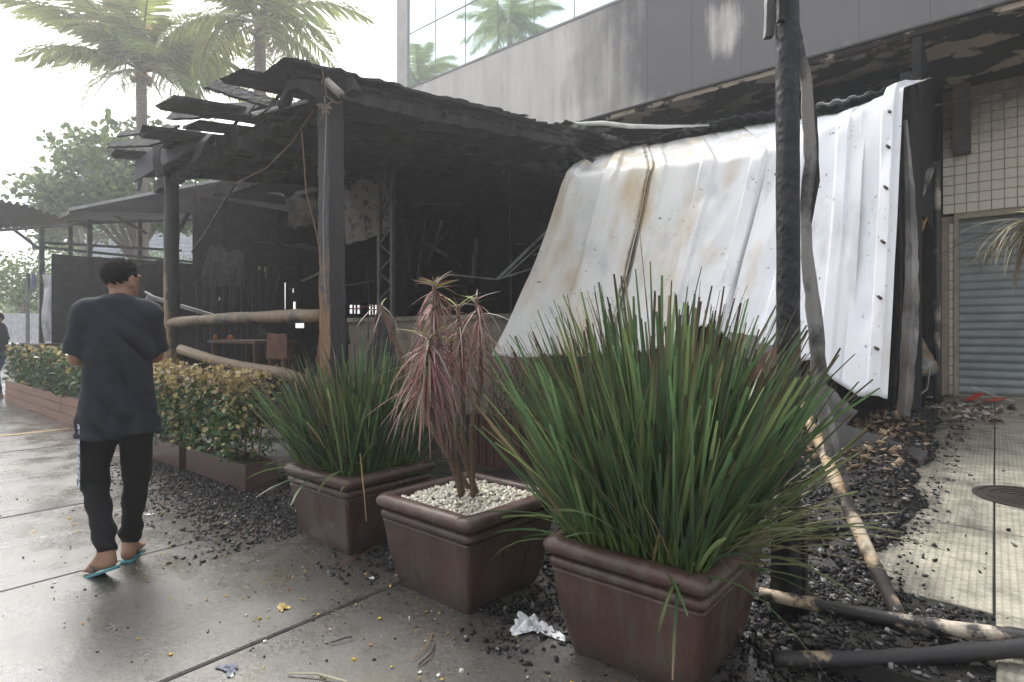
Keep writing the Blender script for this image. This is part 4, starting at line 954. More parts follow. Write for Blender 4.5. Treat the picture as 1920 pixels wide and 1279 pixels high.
# ------------------------------------------------------------------ grass blades
def blade_arrays(n, base, az, lean, length, width, droop, col0, col1, tipcol, seg=6, cut=True, seed=0, tw=None, fall=.75):
    """n strap leaves as strips 2 quads wide; every argument an array of length n"""
    r = np.random.default_rng(seed); T_ = np.linspace(0, 1, seg + 1)
    dirh = np.stack([np.cos(az), np.sin(az), np.zeros(n)], -1); side0 = np.stack([-np.sin(az), np.cos(az), np.zeros(n)], -1)
    tw = r.uniform(-.9, .9, n) if tw is None else tw
    pos = base.copy(); V = np.zeros((n, seg + 1, 3, 3)); C = np.zeros((n, seg + 1, 3, 3))
    for k, t in enumerate(T_):
        ang = lean + droop * t ** (1.6 if cut else fall)
        d = dirh * np.sin(ang)[:, None] + np.array([0, 0, 1.]) * np.cos(ang)[:, None]
        if k: pos = pos + d * (length / seg)[:, None]
        nr = dirh * np.cos(ang)[:, None] - np.array([0, 0, 1.]) * np.sin(ang)[:, None]
        s_ = side0 * np.cos(tw)[:, None] + nr * np.sin(tw)[:, None]; nn = -side0 * np.sin(tw)[:, None] + nr * np.cos(tw)[:, None]
        wk = width * (np.minimum(1, .75 + t * 1.2) if cut else (np.sin(np.pi * (.12 + .88 * (1 - t) ** .8) * .5)))
        if cut and k == seg: wk = wk * .55
        V[:, k, 0] = pos - s_ * (wk / 2)[:, None]; V[:, k, 1] = pos + nn * (wk * .18)[:, None]; V[:, k, 2] = pos + s_ * (wk / 2)[:, None]
        f = np.clip(t * 3.2, 0, 1); c = col0 * (1 - f) + col1 * f
        g_ = np.clip((t - .72) / .26, 0, 1); c = c * (1 - g_) + tipcol * g_
        C[:, k] = c[:, None, :]
    q = 3 * (seg + 1); F = []
    for k in range(seg):
        a = 3 * k; F += [(a, a + 1, a + 4, a + 3), (a + 1, a + 2, a + 5, a + 4)]
    F = np.array(F)[None] + (np.arange(n) * q)[:, None, None]
    return V.reshape(-1, 3), F.reshape(-1, 4), C.reshape(-1, 3)
M_GRASS = leaf_mat('strap_leaf', trans=.3, rough=.38)
def grass(pot, n, hmax, seed, label, lean_bias, nind, spread=.25, dry_side=False):
    r = np.random.default_rng(seed); pz = Vector(pot.location)
    g_ = thing('grass_clump', (pz.x, pz.y, .415), label, 'grass plant', 'tall grasses in square pots')
    def params(n, indiv=False):
        bx = r.uniform(-spread, spread, n); by = r.uniform(-spread, spread, n)
        az = np.arctan2(by, bx) + r.normal(0, .55, n); rad = np.hypot(bx, by) / spread
        lean = np.abs(r.normal(.05, .10, n)) + .36 * rad ** 1.2 * r.uniform(.35, 1.3, n)
        wide = r.random(n) < .045; lean = np.where(wide, lean + r.uniform(.3, .9, n), lean)
        L = hmax * (1 - .5 * r.random(n) ** 1.3) * np.where(wide, .8, 1) * (1.04 - .22 * rad)
        short = r.random(n) < .25; L = np.where(short, L * r.uniform(.45, .8, n), L)
        W = r.uniform(.007, .017, n); D = np.abs(r.normal(.06, .15, n)) + np.where(wide, r.uniform(.2, 1.0, n), 0)
        base = np.stack([pz.x + bx, pz.y + by, np.full(n, .41)], -1)
        gsel = r.random((n, 1)); c1 = np.where(gsel < .6, np.array([.078, .142, .058]), np.where(gsel < .78, np.array([.052, .098, .050]), np.array([.15, .21, .08]))) * r.uniform(.7, 1.3, (n, 1))
        dry = r.random((n, 1)) < .03; c1 = np.where(dry, np.array([.26, .2, .11]), c1)
        c0 = np.where(dry, c1, np.array([.16, .24, .05]) * r.uniform(.6, 1.2, (n, 1)))
        tip = np.where(r.random((n, 1)) < .55, np.array([.06, .04, .03]), c1 * 1.2); tip = np.where(r.random((n, 1)) < .05, np.array([.26, .19, .11]), tip)
        # lean the whole tuft
        bias = np.array(lean_bias); vx = np.cos(az) * lean + bias[0]; vy = np.sin(az) * lean + bias[1]
        return base, np.arctan2(vy, vx), np.hypot(vx, vy), L, W, D, c0, c1, tip
    base, az, lean, L, W, D, c0, c1, tip = params(n)
    v, f, c_ = blade_arrays(n, base, az, lean, L, W, D, c0, c1, tip, seed=seed)
    tag(np_obj('foliage', v, f, M_GRASS, g_, c_, True), kind='stuff')
    base, az, lean, L, W, D, c0, c1, tip = params(nind, True)
    L *= 1.02; W = np.maximum(W, .011)
    for i in range(nind):
        s = slice(i, i + 1); v, f, c_ = blade_arrays(1, base[s], az[s], lean[s], L[s], W[s], D[s], c0[s], c1[s], tip[s], seed=seed + i + 1)
        np_obj('leaf', v, f, M_GRASS, g_, c_, True)
    if dry_side:
        m_ = 80; base, az, lean, L, W, D, c0, c1, tip = params(m_)
        base[:, 0] = pz.x + r.uniform(.1, .28, m_); base[:, 1] = pz.y + r.uniform(-.1, .28, m_); az = R(38) + r.normal(0, .5, m_); lean = r.uniform(.55, 1.35, m_); D = r.uniform(.0, .8, m_)
        cc = np.array([(.22, .23, .11), (.30, .29, .16), (.14, .17, .07)])[r.choice(3, m_)]
        v, f, c_ = blade_arrays(m_, base, az, lean, L * .75, W * .8, D, cc, cc, cc * .8, seed=seed + 9)
        tag(np_obj('dry_side_blades', v, f, M_GRASS, g_, c_, True), kind='stuff')
    # thin burnt wisps above the tuft
    m_ = 130; base, az, lean, L, W, D, c0, c1, tip = params(m_)
    cc = np.where(r.random((m_, 1)) < .5, np.array([.05, .035, .03]), np.array([.2, .14, .09]))
    v, f, c_ = blade_arrays(m_, base, az, lean * .8, L * 1.12, W * .35, D + .25 * r.random(m_), c1, cc, cc, seed=seed + 7, cut=False)
    tag(np_obj('dry_wisps', v, f, M_GRASS, g_, c_, True), kind='stuff')
    return g_
grass(POTS[0], 1300, 1.20, 21, 'largest tuft of tall strap-leaved green grass in the nearest pot', (-.03, -.01), 170, .262, True)
grass(POTS[2], 950, .93, 22, 'smaller tuft of tall green grass with scorched brown tips in the farthest pot', (-.05, 0), 110, .262)

# ------------------------------------------------------------------ pebbles in the middle pot
def chunks(n, pos, size, seed, flat=.6):
    """n jittered cubes (8 verts, 6 quads)"""
    r = np.random.default_rng(seed); base = np.array([(x, y, z) for z in (-1, 1) for y in (-1, 1) for x in (-1, 1)], float) * .5
    B = base[None] * r.uniform(.55, 1.25, (n, 8, 1)) * np.stack([np.ones(n), r.uniform(.5, 1, n), r.uniform(.3, 1, n) * flat], -1)[:, None]
    ax = r.normal(size=(n, 3)) * np.array([.3, .3, 1]); ax /= np.linalg.norm(ax, axis=1)[:, None]; th = r.uniform(0, 6.28, n)
    K = np.zeros((n, 3, 3)); K[:, 0, 1] = -ax[:, 2]; K[:, 0, 2] = ax[:, 1]; K[:, 1, 0] = ax[:, 2]; K[:, 1, 2] = -ax[:, 0]; K[:, 2, 0] = -ax[:, 1]; K[:, 2, 1] = ax[:, 0]
    Rm = np.eye(3)[None] + np.sin(th)[:, None, None] * K + (1 - np.cos(th))[:, None, None] * (K @ K)
    V = np.einsum('nij,nkj->nki', Rm, B * size[:, None, None]) + pos[:, None]
    F = np.array([(0, 2, 3, 1), (4, 5, 7, 6), (0, 1, 5, 4), (2, 6, 7, 3), (0, 4, 6, 2), (1, 3, 7, 5)])[None] + (np.arange(n) * 8)[:, None, None]
    return V.reshape(-1, 3), F.reshape(-1, 4)
def vc_mat(name, rough=.6, spec=.4, ov=.4):
    t = NT(name); a = t.n('ShaderNodeVertexColor'); a.layer_name = 'Col'; n = t.noise(t.coord('World'), 90, 3)
    t.set(t.mix(ov, a.outputs[0], t.mix(n, (.25, .25, .25), (.8, .8, .8)), 'OVERLAY'), rough, spec); return t.m
n = 3000; r = np.random.default_rng(5); pp = Vector(POTS[1].location)
pos = np.stack([pp.x + r.uniform(-.275, .275, n), pp.y + r.uniform(-.275, .275, n), .425 + r.uniform(0, .03, n)], -1)
pos[:, 2] += .03 * np.exp(-(((pos[:, 0] - pp.x) / .2) ** 2 + ((pos[:, 1] - pp.y) / .2) ** 2))
v, f = chunks(n, pos, r.uniform(.012, .024, n), 6, .9)
pal = np.array([(.66, .62, .52), (.72, .69, .62), (.5, .44, .33), (.05, .045, .04)]); c_ = pal[r.choice(4, n, p=[.5, .32, .14, .04])] * r.uniform(.8, 1.1, (n, 1))
tag(np_obj('pebbles', v, f, vc_mat('pebble'), None, np.repeat(c_, 8, 0)), 'white pebbles covering the soil of the middle pot', 'pebbles', kind='stuff')

# ------------------------------------------------------------------ dracaenas
M_DRAC = leaf_mat('dracaena_leaf', trans=.2, rough=.5); M_STEM = mat('ringed_stem', (.17, .115, .075), (.10, .07, .05), rough=.8, scale=20, stretch=(1, 1, 4), bump=.6, bscale=45)
def dracaena(loc, stems, label, seed, pink=True, group='dracaenas'):
    r = np.random.default_rng(seed); d = thing('dracaena_plant', loc, label, 'plant', group)
    for si, (path, r0, heads) in enumerate(stems):
        pts = [Vector(loc) + Vector(p) for p in path]; P_ = []
        for a, b in zip(pts[:-1], pts[1:]):
            for t in np.linspace(0, 1, 6)[:-1]: P_.append(a.lerp(b, t))
        P_.append(pts[-1]); mb = MB(); mb.tube(P_, [r0 * (1 - .35 * i / len(P_)) * (1.08 if i % 2 else .95) for i in range(len(P_))], 8, .06, seed=si); mb.build('stem', M_STEM, d, True)
        for (t0, nl, ll, dr, wl) in heads:
            # leaves along the upper stem from t0 to the tip
            tt = r.uniform(t0, 1, nl); Pn = np.array([list(p) for p in P_]); idx = tt * (len(P_) - 1); i0 = np.floor(idx).astype(int).clip(0, len(P_) - 2)
            base = Pn[i0] + (Pn[i0 + 1] - Pn[i0]) * (idx - i0)[:, None]
            az = r.uniform(0, 6.28, nl); old = 1 - (tt - t0) / (1 - t0 + 1e-6)
            lean = .75 + old * .7 + r.normal(0, .25, nl); droop = np.clip(2.95 - lean + r.normal(0, .16, nl), .5, 2.7) * np.where(r.random(nl) < .12, .6, 1)
            L = ll * r.uniform(.65, 1.1, nl); W = wl * r.uniform(.55, 1.0, nl)
            if pink:
                pl = np.array([(.38, .15, .15), (.26, .10, .10), (.40, .34, .29), (.32, .25, .19), (.15, .10, .075), (.17, .14, .08)])
                pw_ = np.array([.2, .15, .24, .22, .14, .05])
            else:
                pl = np.array([(.10, .10, .05), (.06, .045, .035), (.22, .2, .09), (.10, .06, .05), (.16, .12, .08), (.05, .05, .03)]); pw_ = np.full(6, 1 / 6)
            c1 = pl[r.choice(6, nl, p=pw_)] * r.uniform(.7, 1.2, (nl, 1)); young = ((old < .10) & (r.random(nl) < (.5 if si < 2 else .2)))[:, None]; c1 = np.where(young, np.array([.22, .26, .06]), c1); lean = np.where(old < .1, .3 + .5 * r.random(nl), lean); droop = np.where(old < .1, .9, droop); L = np.where(old < .1, L * .55, L)
            c0 = c1 * np.array([.9, .95, .9]); tip = c1 * .8 + .06
            v, f, c_ = blade_arrays(nl, base, az, lean, L, W, droop, c0, c1, tip, seg=8, cut=False, seed=seed + si, fall=.30 if pink else .7)
            k = int(nl * .75); q = 27
            tag(np_obj('foliage', v[:k * q], f[:k * 16], M_DRAC, d, c_[:k * q], True), kind='stuff')
            for i in range(k, nl):
                np_obj('leaf', v[i * q:(i + 1) * q], f[i * 16:(i + 1) * 16] - i * q, M_DRAC, d, c_[i * q:(i + 1) * q], True)
    return d
b = Vector((pp.x + .02, pp.y - .02, .44))
def rel(px_, py_, d): return at(px_, py_, d) - b
dracaena(tuple(b), [
    ([(0, -.05, 0), rel(838, 760, 2.85), rel(812, 660, 2.85), rel(815, 530, 2.85)], .017, [(.66, 170, .24, 2.0, .0085), (.95, 9, .14, .6, .010)]),
    ([(-.03, 0, 0), rel(822, 800, 2.8), rel(800, 760, 2.75), rel(806, 630, 2.75)], .018, [(.72, 190, .36, 2.1, .0095), (.95, 8, .18, .5, .014)]),
    ([(.03, .02, 0), rel(868, 820, 2.95), rel(868, 700, 2.95), rel(858, 575, 2.95)], .016, [(.7, 80, .32, 2.1, .008)]),
    ([(.05, -.02, 0), rel(884, 800, 2.85), rel(902, 720, 2.9), rel(905, 640, 2.9), rel(892, 560, 2.9)], .014, [(.7, 80, .28, 2.1, .007), (.95, 6, .12, .9, .01)]),
    ([(.02, .05, 0), rel(852, 800, 3.0), rel(848, 690, 3.05), rel(846, 640, 3.05)], .016, [(.75, 50, .34, 2.1, .009)]),
    ([(-.02, .06, 0), rel(800, 790, 3.1), rel(762, 690, 3.2), rel(728, 610, 3.2), rel(714, 572, 3.2)], .016, [(.93, 12, .24, 2.2, .009)])],
    'pink and grey drooping dracaena with several thin stems in the pebble pot', 31)
b2 = Vector((.78, 4.2, pav_z(4.2) + .42))
def rel2(px_, py_, d): return at(px_, py_, d) - b2
dracaena(tuple(b2), [([(0, 0, 0), (.02, .0, .6), rel2(1950, 460, 3.7) * .98, rel2(1938, 410, 3.7)], .022, [(.84, 110, .52, 1.5, .015)])], 'scorched dracaena with drooping narrow leaves reaching in front of the shutter', 33, False)

# ------------------------------------------------------------------ low troughs with hedges
M_TROUGH = mat('brown_trough', (.085, .05, .043), (.06, .038, .034), rough=.5, scale=3, bump=.08)
M_HEDGE = leaf_mat('hedge_leaf', trans=.3, rough=.35, spec=.5)
def trough(x0, x1, y0, y1, h, lab, boards=None):
    p = thing('planter_trough', ((x0 + x1) / 2, (y0 + y1) / 2, 0), lab, 'planter', 'low planter troughs')
    tk = .025
    if not boards:
        for a in ((x0, x1, y0, y0 + tk), (x0, x1, y1 - tk, y1), (x0, x0 + tk, y0 + tk + .001, y1 - tk - .001), (x1 - tk, x1, y0 + tk + .001, y1 - tk - .001)):
            mb = MB(); mb.box(*a, .0, h); mb.build('side', M_TROUGH, p)
    else:
        M_PL = mat('reddish_plank', (.24, .115, .065), (.15, .075, .045), rough=.55, scale=3, stretch=(.3, 3, 6), bump=.1)
        for k in range(boards):
            z0 = h * k / boards + .004; z1 = h * (k + 1) / boards - .004; n_ = 3
            for q in range(n_):
                a = x0 + (x1 - x0) * q / n_ + .003; c = x0 + (x1 - x0) * (q + 1) / n_ - .003; mb = MB(); mb.box(a, c, y0 + random.uniform(-.004, .004), y0 + tk, z0, z1); mb.build('plank', M_PL, p)
            mb = MB(); mb.box(x1 - tk, x1, y0 + tk + .001, y1, z0, z1); mb.build('plank', M_PL, p)
        mb = MB(); mb.box(x0, x1 - tk - .002, y1 - tk, y1, 0, h); mb.build('back', M_PL, p)
    mb = MB(); mb.box(x0 + tk + .001, x1 - tk - .001, y0 + tk + .001, y1 - tk - .001, .0, h - .05); mb.build('soil', M_SOIL, p)
    return p
def leaf_cloud(n, fn, seed, size, colfn):
    r = np.random.default_rng(seed); P = fn(r, n); nrm = r.normal(size=(n, 3)) + np.array([.15, -.35, .55]); nrm /= np.linalg.norm(nrm, axis=1)[:, None]
    t = r.normal(size=(n, 3)); t -= (t * nrm).sum(1)[:, None] * nrm; t /= np.linalg.norm(t, axis=1)[:, None]; b_ = np.cross(nrm, t)
    s = size * r.uniform(.4, 1.35, n)
    tpl = np.array([(0, 0, 0), (.35, .30, .06), (.75, .33, .05), (1, 0, -.06), (.75, -.33, .05), (.35, -.30, .06)])
    V = P[:, None] + (tpl[None, :, 0, None] * t[:, None] + tpl[None, :, 1, None] * b_[:, None] + tpl[None, :, 2, None] * nrm[:, None]) * s[:, None, None]
    F = np.array([(0, 1, 2, 3), (0, 3, 4, 5)])[None] + (np.arange(n) * 6)[:, None, None]
    C = np.repeat(colfn(r, P), 6, 0)
    return V.reshape(-1, 3), F.reshape(-1, 4), C
def hedge(x0, x1, y0, y1, z0, z1, n, seed, lab, dry, nind=70, size=.047):
    h = thing('hedge', ((x0 + x1) / 2, (y0 + y1) / 2, z0), lab, 'hedge', 'hedges in the low planter troughs')
    r = np.random.default_rng(seed); mb = MB()
    for i in range(int((x1 - x0) * 14)):
        a = Vector((r.uniform(x0 + .05, x1 - .05), r.uniform(y0 + .08, y1 - .08), z0 - .03)); c = a + Vector((r.normal(0, .1), r.normal(0, .06), r.uniform(.5, .95) * (z1 - z0)))
        mb.tube([a, a.lerp(c, .5) + Vector((r.normal(0, .03), r.normal(0, .03), 0)), c], [.008, .006, .003], 5)
    mb.build('stems', M_STEM, h)
    def fn(r, n):
        u = r.random(n); x = x0 + (x1 - x0) * u; z = z0 + .06 + (z1 - z0 - .06) * r.random(n) ** .8; y = r.uniform(y0, y1, n)
        top = z1 - .06 * np.sin(x * 5 + seed) - .05 * np.sin(x * 13); z = np.minimum(z, top + r.normal(0, .03, n)); front = r.random(n) < .45
        y = np.where(front, y0 + r.normal(0, .03, n) + .03 * np.sin(x * 9), y); e = r.random(n) < .12; x = np.where(e, x1 + r.normal(0, .025, n), x)
        return np.stack([x, y, z], -1)
    def cf(r, P):
        n = len(P); hgt = (P[:, 2] - z0) / (z1 - z0); dr = dry * np.clip((hgt - .60) * 3.0, 0, 1) + .07 + .25 * np.clip((P[:, 0] - (x1 - .25)) / .25, 0, 1) * dry
        isd = r.random(n) < dr; gr = np.array([(.06, .12, .04), (.09, .17, .055), (.04, .085, .035), (.15, .22, .09)])[r.choice(4, n, p=[.4, .3, .2, .1])]
        dc = np.array([(.55, .43, .18), (.50, .40, .17), (.30, .21, .11), (.6, .50, .30), (.13, .09, .06)])[r.choice(5, n, p=[.3, .25, .2, .13, .12])]
        return np.where(isd[:, None], dc, gr) * r.uniform(.7, 1.2, (n, 1))
    v, f, c_ = leaf_cloud(n, fn, seed, size, cf); tag(np_obj('foliage', v, f, M_HEDGE, h, c_), kind='stuff')
    fn2 = lambda r, n: fn(r, n) * np.array([1, 0, 1]) + np.array([0, y0 - .02, 0]) + np.array([0, 1, 0]) * r.uniform(-.03, .03, (n, 1))
    v, f, c_ = leaf_cloud(nind, fn2, seed + 1, size * 1.25, cf)
    for i in range(nind): np_obj('leaf', v[i * 6:i * 6 + 6], f[i * 2:i * 2 + 2] - i * 6, M_HEDGE, h, c_[i * 6:i * 6 + 6])
trough(-6.0, -4.78, 2.25, 2.53, .225, 'low brown trough nearest to the farthest grass pot')
trough(-7.38, -6.09, 2.22, 2.50, .225, 'low brown trough beside the legs of the man')
hedge(-5.95, -4.95, 2.24, 2.62, .18, 1.0, 2900, 41, 'hedge with yellow scorched top next to the farthest grass pot', .95)
hedge(-7.35, -6.1, 2.2, 2.6, .18, 1.02, 3100, 42, 'hedge with brownish dry top right of the man in black', .9)
trough(-14.9, -8.7, 2.28, 2.75, .41, 'long reddish plank planter at the far end of the pavement', 3)
hedge(-14.7, -8.8, 2.3, 2.8, .36, 1.1, 5200, 43, 'long dusty green hedge in the reddish plank planter', .45, 90, .075)
# slatted wooden planter with a scorched shrub behind the middle pot
sl0 = thing('slatted_planter', (-3.6, 4.0, 0), 'brown slatted wooden planter behind the middle pot', 'planter')
M_SLAT = mat('brown_slat', (.085, .042, .032), (.055, .03, .025), rough=.5)
sa = on_y(884, 780, 4.0); sb = on_y(975, 780, 4.0)
for i in range(6):
    a = sa.x + (sb.x - sa.x) * i / 6; c = sa.x + (sb.x - sa.x) * (i + 1) / 6 - .012; mb = MB(); mb.box(a, c, 4.0, 4.03, .02, .56); mb.build('slat', M_SLAT, sl0)
for i in range(6): mb = MB(); mb.box(sb.x - .03, sb.x, 4.04 + i * .12, 4.145 + i * .12, .02, .56); mb.build('slat', M_SLAT, sl0)
mb = MB(); mb.box(sa.x + .02, sb.x - .035, 4.035, 4.7, .02, .5); mb.build('soil', M_SOIL, sl0)
sh = thing('scorched_shrub', ((sa.x + sb.x) / 2, 4.3, .5), 'leafless scorched shrub of dark twigs between the two front pots', 'shrub')
rr = random.Random(8)
tw_ = MB(); c1 = []
for i in range(150):
    a = Vector((rr.uniform(sa.x - .1, sb.x + .7), rr.uniform(4.05, 4.6), .48)); p = [a]
    for k in range(4): p.append(p[-1] + Vector((rr.gauss(.0, .06), rr.gauss(0, .05), rr.uniform(.08, .22))))
    tw_.tube(p, [.006, .005, .004, .003, .002], 4)
tag(tw_.build('twigs', mat('dark_red_twig', (.09, .045, .04), (.05, .03, .03)), sh), kind='stuff')

# ------------------------------------------------------------------ people (smooth-blended bodies, surface nets)
def surface_nets(F, org, h):
    S = F < 0; nx, ny, nz = F.shape
    def cnr(A, i, j, k): return A[i:nx - 1 + i, j:ny - 1 + j, k:nz - 1 + k]
    cs = [(i, j, k) for i in (0, 1) for j in (0, 1) for k in (0, 1)]
    cnt = sum(cnr(S, *c).astype(np.int8) for c in cs); act = (cnt > 0) & (cnt < 8)
    idx = -np.ones(act.shape, int); idx[act] = np.arange(act.sum()); I = np.argwhere(act)
    acc = np.zeros((len(I), 3)); num = np.zeros(len(I))
    for a in cs:
        for ax in range(3):
            if a[ax]: continue
            b = list(a); b[ax] = 1
            fa = F[I[:, 0] + a[0], I[:, 1] + a[1], I[:, 2] + a[2]]; fb = F[I[:, 0] + b[0], I[:, 1] + b[1], I[:, 2] + b[2]]
            m = (fa < 0) != (fb < 0); t = np.where(m, fa / np.where(m, fa - fb, 1), 0)
            p = np.tile(np.array(a, float), (len(I), 1)); p[:, ax] += t; acc += p * m[:, None]; num += m
    V = (I + acc / num[:, None]) * h + org; Q = []
    for ax in range(3):
        sl0_ = [slice(1, -1)] * 3; sl0_[ax] = slice(0, -1); sl1 = list(sl0_); sl1[ax] = slice(1, None)
        A = S[tuple(sl0_)]; B = S[tuple(sl1)]; m = A != B; L = np.argwhere(m); neg = A[m]
        L = L + np.array([1 if i != ax else 0 for i in range(3)])
        u, w_ = [(1, 2), (2, 0), (0, 1)][ax]; e = np.eye(3, dtype=int)
        q = [L, L - e[u], L - e[u] - e[w_], L - e[w_]]; q = np.stack([idx[x[:, 0], x[:, 1], x[:, 2]] for x in q], -1)
        q[~neg] = q[~neg][:, ::-1]; Q.append(q)
    Q = np.concatenate(Q); return V, Q[(Q >= 0).all(1)]
def smin(a, b, k): hh = np.clip(.5 + .5 * (b - a) / k, 0, 1); return b * (1 - hh) + a * hh - k * hh * (1 - hh)
def window(P, lo, hi):
    ax = (P[:, 0, 0, 0], P[0, :, 0, 1], P[0, 0, :, 2])
    return tuple(slice(int(np.searchsorted(ax[i], lo[i])), int(np.searchsorted(ax[i], hi[i]))) for i in range(3))
def cone(P, a, b, ra, rb, mg=.10):
    a = np.array(a, float); b = np.array(b, float); ab = b - a; m = max(ra, rb) + mg; D = np.full(P.shape[:3], .3, np.float32)
    w_ = window(P, np.minimum(a, b) - m, np.maximum(a, b) + m); Q = P[w_] - a.astype(np.float32)
    if not Q.size: return D
    t = np.clip((Q @ ab.astype(np.float32)) / np.float32(ab @ ab), 0, 1); Q = Q - t[..., None] * ab.astype(np.float32)
    D[w_] = np.sqrt((Q * Q).sum(-1)) - (ra + t * (rb - ra)); return D
def ell(P, c, r, Rm=None, mg=.08):
    c = np.array(c, float); r = np.array(r, np.float32); D = np.full(P.shape[:3], .3, np.float32); m = max(r) + mg
    w_ = window(P, c - m, c + m); q = P[w_] - c.astype(np.float32)
    if not q.size: return D
    if Rm is not None: q = q @ Rm.astype(np.float32)
    k0 = np.sqrt(((q / r) ** 2).sum(-1)); k1 = np.sqrt(((q / (r * r)) ** 2).sum(-1)); D[w_] = k0 * (k0 - 1) / np.maximum(k1, 1e-6); return D
def sdf_mesh(fn, lo, hi, h):
    lo = np.array(lo); n = np.ceil((np.array(hi) - lo) / h).astype(int) + 1
    G = np.stack(np.meshgrid(*[lo[i] + np.arange(n[i]) * h for i in range(3)], indexing='ij'), -1).astype(np.float32); return surface_nets(fn(G), lo, h)
def chain(P, pts, rad, k=.015):
    d = None
    for a, b, ra, rb in zip(pts[:-1], pts[1:], rad[:-1], rad[1:]):
        e = cone(P, a, b, ra, rb); d = e if d is None else smin(d, e, k)
    return d
def rotz(a): c, s = math.cos(a), math.sin(a); return np.array([(c, -s, 0), (s, c, 0), (0, 0, 1)])
def zprof(z, tab): return np.interp(z, [t[0] for t in tab], [t[1] for t in tab])
def person(loc, face, pose, label, mats, group=None, h=.0095, hh=.0075):
    """local frame: x to the person's right, y ahead, z up"""
    root = thing('person', loc, label, 'person', group); root.rotation_euler = (0, 0, face)
    hc = np.array(pose['head']); HR = rotz(pose['turn'])             # head frame
    def hp(x, y, z): return hc + HR @ np.array((x, y, z))
    def head(P):
        d = ell(P, hp(0, -.012, .025), (.076, .096, .088), HR)
        d = smin(d, ell(P, hp(0, .028, -.035), (.060, .068, .078), HR), .03)          # face and jaw
        d = smin(d, cone(P, hp(0, .075, -.075), hp(0, .062, -.088), .024, .022), .03)  # chin
        d = smin(d, cone(P, hp(0, .092, .008), hp(0, .112, -.026), .008, .013), .014)  # nose
        d = smin(d, ell(P, hp(0, .092, -.055), (.024, .010, .010), HR), .01)           # lips
        for s in (-1, 1):
            d = smin(d, ell(P, hp(s * .034, .082, .026), (.024, .012, .010), HR), .012) # brow
            e = ell(P, hp(s * .079, -.004, -.012), (.010, .021, .034), HR @ rotz(s * -.45)); e = np.maximum(e, -ell(P, hp(s * .09, .002, -.010), (.008, .011, .02), HR)); d = smin(d, e, .006)
            d = smin(d, ell(P, hp(s * .030, .082, .006), (.013, .010, .008), HR), .006)
        return d
    def hand(P, w_, f_, s):
        w_ = np.array(w_, float); f_ = np.array(f_, float); f_ /= np.linalg.norm(f_); side = np.cross(f_, (0, 0, 1.)); side /= np.linalg.norm(side); up = np.cross(side, f_)
        d = chain(P, [w_, w_ + f_ * .04, w_ + f_ * .085], [.024, .03, .03], .012)
        for i, L in enumerate((.062, .074, .07, .055)):
            o = w_ + f_ * .085 + up * (.028 - .018 * i); c1_ = o + f_ * L * .55 - side * s * .008; c2 = c1_ + f_ * L * .3 - side * s * .03
            d = smin(d, chain(P, [o, c1_, c2], [.009, .0085, .007], .004), .006)
        t0 = w_ + f_ * .03 + up * .028; d = smin(d, chain(P, [t0, t0 + f_ * .035 + up * .022, t0 + f_ * .062 + up * .022], [.012, .010, .008], .006), .008); return d
    L = pose
    def body(P):
        nk = np.array(L['neck']); d = cone(P, nk + np.array((0, -.01, -.07)), hc + np.array((0, -.012, -.05)), .06, .054)
        d = smin(d, head(P), .022)
        d = smin(d, chain(P, [(0, 0, .95), (0, 0, 1.15), (0, 0, 1.33), nk + np.array((0, 0, -.06))], [.09, .085, .085, .06], .03), .03)
        for s in ('l', 'r'):
            sgn = -1 if s == 'l' else 1
            d = smin(d, chain(P, [L['sh_' + s], L['el_' + s], L['wr_' + s]], [.046, .042, .027], .02), .02)
            d = smin(d, hand(P, L['wr_' + s], np.array(L['wr_' + s], float) - np.array(L['el_' + s], float), sgn), .012)
            d = smin(d, chain(P, [L['hip_' + s], L['kn_' + s], L['an_' + s]], [.085, .055, .036], .03), .03)
            a = np.array(L['an_' + s], float); t = np.array(L['toe_' + s], float); he = a + np.array((0, -.035, -.055)) if 'he_' + s not in L else np.array(L['he_' + s], float)
            d = smin(d, chain(P, [he, t], [.033, .024], .02), .03); d = smin(d, cone(P, a, he, .036, .034), .02); d = smin(d, cone(P, a + (t - a) * .2, t, .034, .022), .025)
            fd = t - he; fd /= np.linalg.norm(fd); sd2 = np.cross(fd, (0, 0, 1.))
            for i, q in enumerate((-.028, -.012, .002, .016, .029)):
                o = t + sd2 * q * (1); d = smin(d, cone(P, o, o + fd * (.045 - .006 * abs(i - (1 if s == 'l' else 3))), .011, .009), .006)
        return d
    lo, hi = pose['box']
    v, f = sdf_mesh(body, lo, hi, hh); link('body', np_mesh('body', v, f, None, True), mats['skin'], root)
    # hair
    def hair(P):
        d = ell(P, hp(0, -.016, .032), (.0805, .099, .0895), HR); q = (P - hc) @ HR
        d = d + .0018 * np.sin(q[..., 0] * 130 + q[..., 2] * 70) * np.sin(q[..., 1] * 120 - q[..., 2] * 60) + .002 * np.sin(q[..., 2] * 260 + q[..., 0] * 190)
        front = q[..., 1] * .9 - q[..., 2] * .75 - .028                     # hairline over the forehead and temples
        nape = -.060 - q[..., 2] - .25 * np.abs(q[..., 0])                                            # lower border at the nape
        side_ = np.maximum(q[..., 1] + .012, -q[..., 2] - .0)               # in front of the ear
        d = np.maximum(np.maximum(d, front), nape); d = np.maximum(d, np.minimum(q[..., 1] + .026, -q[..., 2] + .014) * .8)
        return d
    v, f = sdf_mesh(hair, hc - .14, hc + .15, .006); link('hair', np_mesh('hair', v, f, None, True), mats['hair'], root)
    nrm = v - (hc + HR @ np.array((0, -.016, .032))); nrm /= np.linalg.norm(nrm, axis=1)[:, None]; rg = np.random.default_rng(3)
